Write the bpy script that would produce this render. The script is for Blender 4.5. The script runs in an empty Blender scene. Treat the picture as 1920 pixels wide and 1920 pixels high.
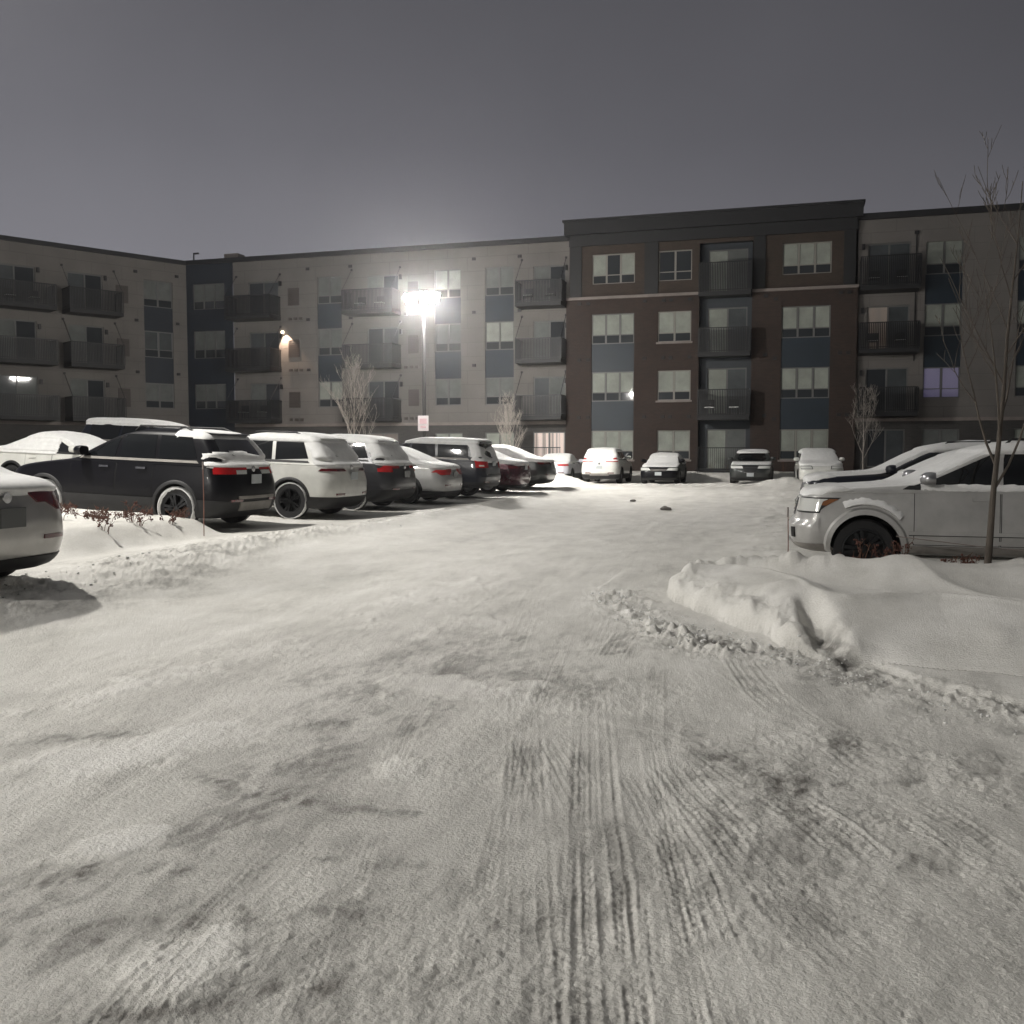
import bpy, math, random
import numpy as np
from mathutils import Matrix, Vector

random.seed(7)
scene = bpy.context.scene
col = scene.collection
PI = math.pi
YAW = math.radians(16.3)
CA, SA = math.cos(YAW), math.sin(YAW)

# ------------------------------------------------------------------ materials
def mat(name, color, rough=0.6, metal=0.0, coat=0.0, emit=None, estr=0.0, spec=0.5):
    m = bpy.data.materials.new(name); m.use_nodes = True
    b = m.node_tree.nodes['Principled BSDF']
    b.inputs['Base Color'].default_value = (*color, 1)
    b.inputs['Roughness'].default_value = rough
    b.inputs['Metallic'].default_value = metal
    b.inputs['Coat Weight'].default_value = coat
    b.inputs['Coat Roughness'].default_value = 0.04
    b.inputs['Specular IOR Level'].default_value = spec
    if emit:
        b.inputs['Emission Color'].default_value = (*emit, 1)
        b.inputs['Emission Strength'].default_value = estr
    return m

def N(m, t, **kw):
    n = m.node_tree.nodes.new(t)
    for k, v in kw.items():
        if k in n.inputs: n.inputs[k].default_value = v
        else: setattr(n, k, v)
    return n
def L(m, a, b): m.node_tree.links.new(a, b)

def noisy(m, scale=3.0, dark=0.75, detail=6.0, stretch=(1, 1, 1), bump=0.0, bscale=40.0, rough_var=0.0, coord='Object'):
    """multiply the base colour by a noise between dark and 1, add a bump"""
    b = m.node_tree.nodes['Principled BSDF']
    c = tuple(b.inputs['Base Color'].default_value)
    tc = N(m, 'ShaderNodeTexCoord'); mp = N(m, 'ShaderNodeMapping'); mp.inputs['Scale'].default_value = stretch
    L(m, tc.outputs[coord], mp.inputs['Vector'])
    n = N(m, 'ShaderNodeTexNoise', Scale=scale, Detail=detail, Roughness=0.6)
    L(m, mp.outputs[0], n.inputs['Vector'])
    r = N(m, 'ShaderNodeMapRange'); r.inputs['From Min'].default_value = .3; r.inputs['From Max'].default_value = .7
    r.inputs['To Min'].default_value = dark; r.inputs['To Max'].default_value = 1.08
    L(m, n.outputs['Fac'], r.inputs['Value'])
    mx = N(m, 'ShaderNodeVectorMath', operation='SCALE'); mx.inputs[0].default_value = c[:3]
    L(m, r.outputs[0], mx.inputs['Scale']); L(m, mx.outputs[0], b.inputs['Base Color'])
    if bump:
        n2 = N(m, 'ShaderNodeTexNoise', Scale=bscale, Detail=4.0)
        L(m, mp.outputs[0], n2.inputs['Vector'])
        bp = N(m, 'ShaderNodeBump', Strength=bump, Distance=0.01)
        L(m, n2.outputs['Fac'], bp.inputs['Height']); L(m, bp.outputs[0], b.inputs['Normal'])
    return m

def brick(name, c1, c2, mortar, scale=1.0):
    m = mat(name, c1, 0.85); b = m.node_tree.nodes['Principled BSDF']
    tc = N(m, 'ShaderNodeTexCoord')
    sep = N(m, 'ShaderNodeSeparateXYZ'); L(m, tc.outputs['Object'], sep.inputs[0])
    add = N(m, 'ShaderNodeMath', operation='ADD'); L(m, sep.outputs[0], add.inputs[0]); L(m, sep.outputs[1], add.inputs[1])
    cm = N(m, 'ShaderNodeCombineXYZ'); L(m, add.outputs[0], cm.inputs[0]); L(m, sep.outputs[2], cm.inputs[1])
    br = N(m, 'ShaderNodeTexBrick'); br.inputs['Scale'].default_value = 1.0
    br.inputs['Brick Width'].default_value = .24 * scale; br.inputs['Row Height'].default_value = .08 * scale
    br.inputs['Mortar Size'].default_value = .006 if scale < 2 else .016
    br.inputs['Color1'].default_value = (*c1, 1); br.inputs['Color2'].default_value = (*c2, 1); br.inputs['Mortar'].default_value = (*mortar, 1)
    L(m, cm.outputs[0], br.inputs['Vector'])
    n = N(m, 'ShaderNodeTexNoise', Scale=.7, Detail=5.0); L(m, tc.outputs['Object'], n.inputs['Vector'])
    r = N(m, 'ShaderNodeMapRange'); r.inputs['To Min'].default_value = .7; r.inputs['To Max'].default_value = 1.25
    L(m, n.outputs['Fac'], r.inputs['Value'])
    mx = N(m, 'ShaderNodeVectorMath', operation='SCALE'); L(m, br.outputs['Color'], mx.inputs[0]); L(m, r.outputs[0], mx.inputs['Scale'])
    L(m, mx.outputs[0], b.inputs['Base Color'])
    bp = N(m, 'ShaderNodeBump', Strength=.5, Distance=0.006); L(m, br.outputs['Fac'], bp.inputs['Height']); bp.invert = True
    L(m, bp.outputs[0], b.inputs['Normal'])
    return m

M = {}
M['pale'] = brick('pale_panel', (.158, .147, .138), (.151, .141, .133), (.118, .110, .104), 10)
M['dkbrick'] = brick('dark_brick', (.060, .056, .054), (.044, .042, .041), (.07, .067, .064))
M['brick'] = brick('red_brick', (.044, .027, .021), (.032, .021, .017), (.038, .032, .029))
M['brick_up'] = brick('upper_brick', (.050, .034, .025), (.038, .027, .020), (.045, .038, .034))
M['trim'] = noisy(mat('dark_trim', (.008, .0085, .010), .6), 1.2, .8)
M['blue'] = noisy(mat('blue_panel', (.007, .017, .029), .55), .8, .8)
M['navy'] = noisy(mat('navy_panel', (.010, .016, .027), .6), .8, .8)
M['slate'] = noisy(mat('slate_panel', (.026, .033, .042), .6), .8, .8)
M['stone'] = noisy(mat('stone_band', (.22, .19, .175), .7), 2, .8)
M['frame'] = mat('grey_frame', (.12, .12, .118), .5)
M['frame_lt'] = mat('beige_frame', (.22, .21, .19), .5)
M['blind'] = noisy(mat('blind', (.28, .30, .265), .7, coat=.35), 1.3, .72, 3)
M['blind_dim'] = noisy(mat('blind_dim', (.13, .14, .135), .7, coat=.35), 1.3, .7, 3)
M['blind_dark'] = noisy(mat('drape_dark', (.055, .065, .07), .6, coat=.4), 1.3, .6, 3)
M['glass'] = mat('window_glass', (.030, .034, .038), .04, coat=.5)
M['purple'] = mat('purple_lit_blind', (.25, .24, .32), .7, coat=.3, emit=(.42, .36, .80), estr=.06)
M['metal_blk'] = mat('black_railing', (.007, .0075, .009), .5)
M['louvre'] = noisy(mat('brown_louvre', (.075, .062, .056), .6), 30, .6, 2, (.01, .01, 1))
M['snow'] = noisy(mat('snow_cap', (.70, .70, .69), .75), 9, .93, 8, bump=.35, bscale=60)
M['tyre'] = noisy(mat('tyre_rubber', (.016, .016, .017), .8), 12, .6)
M['rim_dk'] = mat('dark_alloy', (.035, .036, .038), .35, .8)
M['rim'] = mat('silver_alloy', (.38, .38, .39), .3, .9)
M['carglass'] = mat('car_glass', (.006, .007, .008), .03, coat=1.0)
M['plastic'] = noisy(mat('black_plastic', (.011, .011, .012), .6), 8, .7)
M['underside'] = mat('wheel_well', (.006, .006, .006), .9)
M['chrome'] = mat('chrome', (.55, .55, .56), .18, 1.0)
M['bumper_grey'] = noisy(mat('grey_skid', (.27, .255, .235), .5, .3), 5, .75)
M['red'] = mat('red_lens', (.42, .012, .014), .12, coat=1.0)
M['red_dk'] = mat('dark_red_lens', (.10, .006, .010), .12, coat=1.0)
M['clear'] = mat('clear_lens', (.66, .67, .64), .12, .1, coat=1.0)
M['amber'] = mat('amber_lens', (.22, .09, .035), .2, coat=1.0)
M['plate'] = mat('licence_plate', (.42, .45, .46), .5)
M['plate_dk'] = mat('dark_plate', (.06, .065, .065), .4, coat=.5)
M['pole'] = mat('pole_paint', (.014, .013, .013), .5)
M['sign'] = mat('sign_face', (.72, .66, .68), .5)
M['sign_red'] = mat('sign_print', (.62, .42, .46), .5)
M['bark'] = noisy(mat('bark_pale', (.42, .38, .34), .9), 14, .6, bump=.5, bscale=60)
M['bark_dk'] = noisy(mat('bark_grey', (.105, .088, .072), .9), 10, .55, stretch=(1, 1, .3), bump=.8, bscale=50)
M['dry'] = noisy(mat('dry_stalk', (.13, .065, .042), .9), 10, .5)
M['dry_red'] = noisy(mat('dry_seed_head', (.11, .045, .035), .9), 20, .5)
M['orange'] = mat('stake_orange', (.20, .095, .07), .6)
M['concrete'] = noisy(mat('concrete_base', (.28, .27, .26), .9), 4, .7, bump=.3)
M['ice'] = noisy(mat('dirty_ice', (.20, .185, .165), .6), 20, .5, bump=.6, bscale=30)

def paint(name, c, rough=.32, metal=.0, dirt=.86):
    return noisy(mat(name, c, rough, metal, coat=.8), 3.2, dirt, 7)
def emis(name, c, s):
    m = mat(name, (.02, .02, .02), .5, emit=c, estr=s); return m
M['lamp_lens'] = emis('lamp_lens', (1, .965, .91), 1000)
M['warm_bulb'] = emis('warm_bulb', (1, .78, .58), 12)

def curtain_mat(name, c, s, sc=5.5):
    m = mat(name, (.3, .28, .26), .8); b = m.node_tree.nodes['Principled BSDF']
    tc = N(m, 'ShaderNodeTexCoord'); mp = N(m, 'ShaderNodeMapping'); mp.inputs['Scale'].default_value = (1, 0, .02)
    L(m, tc.outputs['Object'], mp.inputs['Vector'])
    n = N(m, 'ShaderNodeTexNoise', Scale=sc, Detail=3.0); L(m, mp.outputs[0], n.inputs['Vector'])
    cr = N(m, 'ShaderNodeValToRGB'); cr.color_ramp.elements[0].position = .40; cr.color_ramp.elements[1].position = .58
    cr.color_ramp.elements[0].color = (c[0]*.12, c[1]*.09, c[2]*.08, 1); cr.color_ramp.elements[1].color = (*c, 1)
    L(m, n.outputs['Fac'], cr.inputs[0]); L(m, cr.outputs[0], b.inputs['Emission Color']); b.inputs['Emission Strength'].default_value = s
    return m
M['curtain_lit'] = curtain_mat('lit_curtain', (.95, .74, .66), .62)
M['curtain_warm'] = curtain_mat('warm_curtain', (.50, .27, .15), .06, 3)

# ------------------------------------------------------------------ mesh helpers
class MB:
    def __init__(s): s.v = []; s.f = []; s.mi = []
    def add(s, vs, fs, mi=0):
        o = len(s.v); s.v += [tuple(p) for p in vs]; s.f += [tuple(i + o for i in f) for f in fs]; s.mi += [mi] * len(fs)
    def box(s, x0, x1, y0, y1, z0, z1, mi=0, T=None):
        vs = [(x, y, z) for x in (x0, x1) for y in (y0, y1) for z in (z0, z1)]
        if T: vs = [T(*p) for p in vs]
        s.add(vs, [(0, 1, 3, 2), (4, 6, 7, 5), (0, 4, 5, 1), (2, 3, 7, 6), (0, 2, 6, 4), (1, 5, 7, 3)], mi)
    def tube(s, pts, rad, n=6, mi=0, cap=True):
        pts = [Vector(p) for p in pts]
        if not hasattr(rad, '__len__'): rad = [rad] * len(pts)
        rings = []; up = Vector((0, 0, 1))
        for i, p in enumerate(pts):
            d = (pts[min(i + 1, len(pts) - 1)] - pts[max(i - 1, 0)]).normalized()
            a = d.cross(up)
            if a.length < .1: a = d.cross(Vector((1, 0, 0)))
            a.normalize(); b = d.cross(a)
            rings.append([p + (a * math.cos(2 * PI * k / n) + b * math.sin(2 * PI * k / n)) * rad[i] for k in range(n)])
        vs = [q for r in rings for q in r]
        fs = [(i * n + k, i * n + (k + 1) % n, (i + 1) * n + (k + 1) % n, (i + 1) * n + k) for i in range(len(pts) - 1) for k in range(n)]
        if cap: fs += [tuple(range(n))[::-1], tuple((len(pts) - 1) * n + k for k in range(n))]
        s.add(vs, fs, mi)
    def lathe(s, prof, n=32, axis='y', c=(0, 0, 0), mi=0, seg=None):
        vs = []
        for k in range(n):
            a = 2 * PI * k / n
            for r, h in prof:
                if axis == 'y': vs.append((c[0] + r * math.cos(a), c[1] + h, c[2] + r * math.sin(a)))
                else: vs.append((c[0] + r * math.cos(a), c[1] + r * math.sin(a), c[2] + h))
        m = len(prof)
        s.add(vs, [(k * m + j, k * m + j + 1, ((k + 1) % n) * m + j + 1, ((k + 1) % n) * m + j) for k in range(n) for j in range(m - 1)], mi)
    def build(s, name, mats, parent=None, smooth=None, bevel=0):
        me = bpy.data.meshes.new(name); me.from_pydata(s.v, [], s.f)
        if not isinstance(mats, (list, tuple)): mats = [mats]
        for m in mats: me.materials.append(m)
        if len(mats) > 1: me.polygons.foreach_set('material_index', s.mi)
        me.validate(); me.update()
        if smooth is not None:
            me.polygons.foreach_set('use_smooth', [True] * len(me.polygons)); me.set_sharp_from_angle(angle=math.radians(smooth))
        o = bpy.data.objects.new(name, me); col.objects.link(o); o.parent = parent
        if bevel:
            md = o.modifiers.new('bevel', 'BEVEL'); md.width = bevel; md.segments = 2; md.limit_method = 'ANGLE'
        return o

def tag(o, label=None, cat=None, group=None, kind=None):
    if label: o['label'] = label
    if cat: o['category'] = cat
    if group: o['group'] = group
    if kind: o['kind'] = kind
    return o
def empty(name, loc=(0, 0, 0), rot=(0, 0, 0)):
    o = bpy.data.objects.new(name, None); o.location = loc; o.rotation_euler = rot; o.empty_display_size = .3; col.objects.link(o); return o

# ------------------------------------------------------------------ terrain
def ss(x):
    x = np.clip(x, 0, 1); return x * x * (3 - 2 * x)
def base(X, Y):
    X = np.asarray(X, float); Y = np.asarray(Y, float)
    left = .30 * ss((-X - 4.8) / 3.6) + .040 * np.clip(-X - 9, 0, 14)
    return left * (1 - ss((Y - 34) / 9)) * ss((Y + 6) / 8) + .20 * ss((Y - 25) / 17) + .50 * ss((Y - 50.0) / 1.6)
_perm = np.random.RandomState(3).rand(4096)
def vnoise(x, y, seed=0):
    xi = np.floor(x).astype(np.int64); yi = np.floor(y).astype(np.int64); fx = x - xi; fy = y - yi
    fx = fx * fx * (3 - 2 * fx); fy = fy * fy * (3 - 2 * fy)
    def h(a, b): return _perm[((a * 73856093) ^ (b * 19349663) ^ (seed * 83492791)) & 4095]
    return (h(xi, yi) * (1 - fx) + h(xi + 1, yi) * fx) * (1 - fy) + (h(xi, yi + 1) * (1 - fx) + h(xi + 1, yi + 1) * fx) * fy
def fbm(x, y, o=4, seed=0, g=.5):
    r = 0; a = 1; t = 0
    for i in range(o):
        r = r + a * vnoise(x * 2 ** i + 17.3 * i, y * 2 ** i - 9.1 * i, seed + i); t += a; a *= g
    return r / t * 2 - 1
def pdist(X, Y, pts):
    """distance to polyline, signed side, arclength"""
    best = np.full(X.shape, 1e9); sgn = np.zeros(X.shape); arc = np.zeros(X.shape); acc = 0
    for (x0, y0), (x1, y1) in zip(pts[:-1], pts[1:]):
        dx, dy = x1 - x0, y1 - y0; l = math.hypot(dx, dy)
        t = np.clip(((X - x0) * dx + (Y - y0) * dy) / l / l, 0, 1)
        px, py = X - (x0 + t * dx), Y - (y0 + t * dy); d = np.hypot(px, py)
        cr = (dx * (Y - y0) - dy * (X - x0)) / l
        m = d < best; best[m] = d[m]; sgn[m] = np.sign(cr[m]); arc[m] = acc + (t * l)[m]; acc += l
    return best, sgn, arc
def inside(X, Y, poly):
    c = np.zeros(X.shape, bool); n = len(poly)
    for i in range(n):
        x0, y0 = poly[i]; x1, y1 = poly[(i + 1) % n]
        if y0 == y1: continue
        c ^= ((y0 > Y) != (y1 > Y)) & (X < (x1 - x0) * (Y - y0) / (y1 - y0) + x0)
    return c

BEDGE = [(-1.42, 11.1), (-1.2, 10.5), (-1.0, 10.1), (-.66, 9.48), (-.28, 8.73), (.08, 7.98), (.32, 7.55), (.62, 7.62), (.85, 7.5), (1.2, 7.28), (2.5, 7.0), (5, 6.4), (9, 5.5)]
BBACK = [(9, 12.15), (4.5, 12.1), (1.0, 11.85), (-.55, 11.95), (-1.15, 11.75)]
BANK = BEDGE + BBACK
BRIDGE = [(-1.12, 11.3), (-.6, 11.35), (-.25, 10.9), (.08, 9.95), (.30, 9.1), (.50, 9.0), (.72, 9.12), (1.02, 9.32), (1.31, 9.42), (1.7, 9.15), (2.3, 8.7), (4, 8.1), (9, 7)]
SKIRT = [(.5, 7.7), (.60, 7.5), (.84, 7.02), (1.08, 6.79), (1.41, 6.55), (3, 5.9), (6, 5.0), (9, 4.4), (9, 8), (1, 8)]


TRACKS = [([(-1.74, 6.27), (-1.2, 4.34), (-0.68, 2.52)], .10, .9), ([(-1.31, 5.22), (-0.9, 4.28)], .08, .8), ([(-1.27, 6.25), (-0.86, 4.3), (-0.46, 2.59)], .11, 1.1),
 ([(-1.09, 5.08), (-0.57, 2.55)], .06, .7), ([(-0.59, 3.65), (-0.39, 2.6)], .06, .8), ([(-1.67, 5.71), (-0.9, 3.89)], .09, .7),
 ([(-0.78, 4.79), (-0.37, 3.71), (-0.1, 2.69)], .09, .9), ([(-0.64, 5.01), (-0.23, 4.09), (0.01, 3.46), (0.33, 2.82), (.6, 2.0)], .11, 1.1), ([(-0.51, 5.35), (0.18, 4.21), (0.68, 3.06), (1.0, 2.2)], .12, 1.0),
 ([(-0.38, 7.17), (0.53, 4.7), (0.85, 3.88)], .12, .9), ([(0.17, 5.25), (0.92, 4.19)], .10, .7), ([(0.0, 4.1), (0.17, 3.77), (0.73, 3.29), (1.3, 2.9)], .11, 1.0),
 ([(-0.1, 3.9), (-0.01, 3.67), (0.37, 3.19), (0.56, 2.88), (.9, 2.2)], .10, 1.0), ([(-0.41, 7.75), (-0.13, 6.44)], .12, 1.3), ([(-2.03, 3.95), (-1.9, 3.17), (-1.8, 2.39)], .10, .8),
 ([(-2.93, 11.18), (-2.09, 6.86)], .11, .6), ([(-1.41, 8.67), (-1.35, 7.27)], .10, 1.2), ([(-2.21, 14.46), (-1.1, 12.79)], .10, .8), ([(-2.0, 4.1), (-3.1, 2.3)], .10, .6),
 ([(-3.0, 20.0), (-2.2, 12.0), (-1.7, 9.0), (-1.5, 7.2)], .10, .5), ([(-5.0, 22.0), (-4.4, 12.0), (-3.4, 6.0)], .12, .4), ([(-5.2, 9.0), (-4.2, 4.0)], .10, .45),
 ([(-1.95, 8.5), (-1.5, 5.5), (-1.02, 3.2)], .055, .9), ([(-1.0, 7.4), (-.72, 5.2), (-.30, 3.1)], .05, .8), ([(-.2, 5.9), (.45, 4.4), (1.1, 3.3)], .06, .9), ([(.3, 5.6), (1.3, 4.3), (2.0, 3.6)], .07, .9), ([(.9, 5.6), (1.6, 4.9), (2.6, 4.1)], .06, .8), ([(-2.6, 7.5), (-2.1, 5.0), (-1.5, 3.0)], .055, .7), ([(-3.3, 12.0), (-3.0, 8.0), (-2.6, 5.2)], .07, .7), ([(-3.6, 5.8), (-3.0, 3.4)], .06, .6)]

def relief(X, Y):
    """everything the snow does above the lot: drifts, ruts, tyre tracks, banks; returns height and a mask of wear and darker snow"""
    H = np.zeros(X.shape); D = np.zeros(X.shape)
    lane = ss((X + 8.2) / 1.0)                      # 1 on the drive lane
    r = np.hypot(X, Y)
    # packed lane surface: long streaks along the lane plus patches
    H += .012 * fbm(X * .55, Y * .16, 4, 1) * ss((r - 1) / 3)
    wrp = .35 * fbm(X * .5, Y * .5, 2, 5)
    H += .010 * fbm((X + wrp) * 3.2, Y * .55, 4, 9) * lane
    near = ss((14 - r) / 8); mid = ss((26 - r) / 14)
    H += mid * .006 * fbm((X + .03 * Y) * 5.5, Y * 2.2, 4, 33, .65)
    rg = .22 + 1.1 * ss((fbm(X * 1.1, Y * .8, 4, 31, .6) + .12) / .35) * (.45 + .55 * ss((X + 2.6) / 1.8))
    H += near * .0038 * rg * fbm((X + .05 * Y) * 16, Y * 7, 4, 21, .62)
    H += near * .0040 * fbm(X * 42, Y * 38, 3, 27, .6) * rg
    # soft drifts lying over the lane and scraped hollows between them
    dr = fbm((X + wrp) * .75, Y * .42, 4, 41)
    H += .014 * ss((dr - .05) / .30) * ss((24 - r) / 10) * (.5 + .5 * ss((9 - r) / 5))
    D += ss((-dr - .02) / .30) * .28 * lane * (.25 + .75 * ss((12 - r) / 7))
    # long curved scrape ridges, lower left of the view
    for pts, a, wd in (([(-3.3, 2.4), (-2.5, 3.05), (-1.7, 3.35), (-1.15, 3.45)], .030, .05), ([(-2.7, 2.35), (-2.1, 2.75), (-1.5, 3.0), (-.9, 3.1)], .028, .06), ([(-1.9, 2.2), (-1.5, 2.5), (-1.05, 2.7)], .02, .05),
                       ([(-4.6, 4.2), (-3.6, 4.6), (-2.6, 5.2)], .014, .09), ([(-3.4, 4.4), (-2.5, 4.0), (-1.6, 3.9)], .012, .06), ([(-.4, 4.8), (.3, 4.9), (1.2, 5.3)], .014, .05)):
        d, sg, ar = pdist(X, Y, pts); n = fbm(X * 7, Y * 7, 3, 51)
        d = d + n * wd * .9
        H += .55 * a * (.5 + .8 * fbm(ar * 3, ar * 0 + 2, 2, 55)) * np.where(sg > 0, np.exp(-np.abs(d) / (wd * 2.6)), np.exp(-np.abs(d) / (wd * .35)))
        D += .35 * np.exp(-((d * sg + wd * 1.1) / (wd * .9)) ** 2)
    # tyre tracks
    nearm = r < 17
    for pts, hw, dep in TRACKS:
        if pts[-1][1] < 3.4 and pts[-1][0] > -2.2:
            (xa, ya), (xb_, yb) = pts[-2:]; l_ = math.hypot(xb_ - xa, yb - ya); pts = pts + [(xb_ + (xb_ - xa) / l_ * 1.3, yb + (yb - ya) / l_ * 1.3)]
        xs = [p[0] for p in pts]; ys = [p[1] for p in pts]
        m = nearm & (X > min(xs) - .4) & (X < max(xs) + .4) & (Y > min(ys) - .4) & (Y < max(ys) + .4)
        if not m.any(): continue
        x, y = X[m], Y[m]; d, sg, ar = pdist(x, y, pts); tot = sum(math.hypot(b[0] - a[0], b[1] - a[1]) for a, b in zip(pts[:-1], pts[1:]))
        c = d * sg + .006 * fbm(x * 5, y * 5, 2, 61)
        e = ss(ar / .35) * ss((tot - ar) / .35) * (.30 + .9 * ss((fbm(x * 2.1, y * 2.1, 3, 63) + .30) / .5))
        w = ss((hw - np.abs(c)) / .012)
        h = -.008 * w
        for q in (-.72, -.26, .26, .72): h += .013 * np.exp(-((c - q * hw) / .0062) ** 2)
        h += .0085 * w * ss((np.sin(2 * PI * (ar + .55 * np.abs(c)) / .058) - .2) / .5) * (np.abs(c) > hw * .30)
        h += .010 * np.exp(-((np.abs(c) - hw - .012) / .012) ** 2)
        H[m] += h * dep * e * .30; D[m] += .10 * w * e * dep
    # plowed windrow on the left edge of the lane
    xb = -7.75 + .5 * ss((13 - Y) / 5) + .25 * fbm(Y * .25, Y * 0, 3, 71)
    wb = .36 + .50 * ss((16 - Y) / 9)
    q = (X - xb) / wb
    pr = np.exp(-np.abs(q) ** 2.6) * ss((40 - Y) / 6) * (.45 + .55 * ss((Y - 7.5) / 2)) * (.55 + .45 * ss((20 - Y) / 8))
    H += pr * (.085 + .05 * fbm(X * 2.2, Y * 1.6, 4, 75, .6) + .06 * np.clip(fbm(X * 9, Y * 7, 5, 79, .7), -.4, 1) * ss((22 - r) / 8)); D += pr * ss((fbm(X * 2.5, Y * 1.8, 4, 83) + .15) / .4) * 1.0
    # planting island between the silver sedan and the next car
    isl = ss((-8.5 - X + .25 * fbm(Y * .8, Y * 0, 2, 85)) / .7) * ss((Y - 9.6) / .9) * ss((13.75 - Y) / .5) * ss((X + 14) / 1)
    H += isl * (.30 + .05 * fbm(X * .9, Y * .9, 3, 87) + .012 * fbm(X * 6, Y * 6, 3, 88))
    # stalls: a little loose snow
    st = (1 - lane)
    H += st * .012 * fbm(X * 2.1, Y * 2.1, 4, 91) * ss((30 - r) / 10)
    D += st * .25 * ss(fbm(X * 1.1, Y * 1.1, 3, 93) / .4)
    # bank on the right
    m = (X > -2.2) & (X < 9.5) & (Y > 3.6) & (Y < 13)
    if m.any():
        x, y = X[m], Y[m]; wx = x + .10 * fbm(x * 2.2, y * 2.2, 3, 101); wy = y + .10 * fbm(x * 2.2, y * 2.2, 3, 103)
        ins = inside(wx, wy, BANK); d, _, _ = pdist(wx, wy, BANK + [BANK[0]]); de, sg, ar = pdist(wx, wy, BEDGE)
        d = np.where(ins, d, -d)
        wv = .05 * fbm(x * 1.3, y * 1.3, 3, 104)
        dr_, sr, ar_ = pdist(x + wv, y + wv, BRIDGE); db, _, _ = pdist(x, y, BBACK)
        hr = .33 + .05 * fbm(x * .7, y * .7, 3, 105); hb = .395 + .05 * fbm(x * 1.1, y * .6, 3, 106)
        front = sr < 0
        tf = np.clip(d, 0, 9) / (np.clip(d, 0, 9) + dr_ + 1e-6); ex = .34 + .42 * ss((x - .1) / .9)
        hf = hr * np.clip(tf, 0, 1) ** ex
        tb = dr_ / (dr_ + np.clip(db, 0, 9) + 1e-6)
        hbk = hr * (1 - tb) + hb * tb - .16 * np.clip(np.sin(PI * np.clip(tb * 1.25, 0, 1)), 0, 1) * ss(dr_ / .25)
        hbk = hbk + .045 * np.exp(-(pdist(x, y, [(1.25, 11.9), (1.5, 10.9), (1.9, 10.1), (3, 9.6)])[0] / .16) ** 1.2)
        h = np.where(front, hf, hbk) + .012 * np.exp(-(dr_ / .05) ** 2)
        h *= ss(np.where(front, 1, (np.clip(d, 0, 9) + .02) / .16))
        for cx, cy, rx, ry, a in ((-.1, 9.7, .16, .22, .035), (1.55, 8.1, .12, .3, .018), (1.9, 7.9, .3, .5, -.02), (.9, 8.2, .5, .5, .02), (.75, 10.2, .5, .12, .03), (.55, 11.7, .14, .12, .035), (1.15, 11.7, .2, .12, .045), (2.55, 11.9, .22, .16, .07), (0.0, 11.7, .16, .15, .03), (1.3, 9.9, .12, .4, .02), (3.2, 8.2, .8, .5, .04)):
            h += a * np.exp(-((x - cx) / rx) ** 2 - ((y - cy) / ry) ** 2) * ss((d - .02) / .1)
        # lumpy broken scarp on the lane side
        sc_ = ss((.62 - np.clip(d, 0, 9)) / .5) * (1 - ss((x - .35) / .25)) * (d > 0)
        h += sc_ * (.075 * np.clip(fbm(x * 5.5, y * 4.0, 3, 107), -.5, 1) + .014 * fbm(x * 19, y * 17, 3, 108)) * ss((d + .01) / .1)
        # trench kicked through the edge
        dt, _, _ = pdist(x, y, [(.12, 9.15), (.17, 8.75), (.24, 8.2), (.30, 7.7), (.42, 7.2)])
        tr = np.exp(-np.abs(dt / (.095 + .04 * fbm(x * 5, y * 5, 2, 109) + .04 * ss((8.3 - y) / .8))) ** 2.4) * ss((d + .35) / .3)
        h = h * (1 - .66 * tr * ss((9.3 - y) / .8)) + .012 * np.exp(-((dt - .19) / .10) ** 2) * ss((d - .02) / .1)
        h += .006 * fbm(x * 9, y * 9, 3, 111) * ss((.5 - np.abs(d)) / .3)
        keep = 1 - ss((d + .02) / .12) * (1 - .0)
        H[m] = H[m] * keep + h; D[m] = D[m] * keep + .6 * tr * ss((8.5 - y) / .5)
        ds, _, _ = pdist(x + wv, y + wv, SKIRT + [SKIRT[0]]); ins2 = inside(x + wv, y + wv, SKIRT) & ~ins
        sk = ss(ds / .10) * ins2; H[m] = H[m] * (1 - .85 * sk) + sk * (.045 + .03 * ss(ds / .5)); D[m] *= 1 - .9 * sk
    # broken crumbs pushed along the bank
    m = (X > -3) & (X < 9) & (Y > 3) & (Y < 12.5)
    if m.any():
        x, y = X[m], Y[m]
        for pts, wd, a in (([(-1.95, 10.9), (-1.75, 10.2), (-1.35, 9.2), (-1.05, 8.5), (-.6, 7.9)], .30, .055), ([(-.95, 8.6), (-.2, 7.8), (.35, 7.1), (1.5, 6.1), (3.6, 4.9), (6, 4.2)], .30, .024), ([(-.5, 8.1), (.2, 7.7), (.75, 7.1), (1.6, 6.3)], .16, .03), ([(-.6, 5.4), (.1, 4.6), (.6, 4.0), (1.2, 3.4)], .25, .014), ([(.2, 5.6), (1.2, 5.0), (2.6, 4.3)], .3, .016)):
            d, _, ar = pdist(x, y, pts); n = fbm(x * 6.5, y * 6.5, 4, 121, .65); n2 = fbm(x * 22, y * 22, 2, 125)
            k = np.exp(-(d / wd) ** 2)
            H[m] += k * (a * np.clip(n + .12, 0, 1) * 1.5 + a * .35 * np.clip(n2, 0, 1)); D[m] += k * .35 * ss((-n) / .3)
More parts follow.
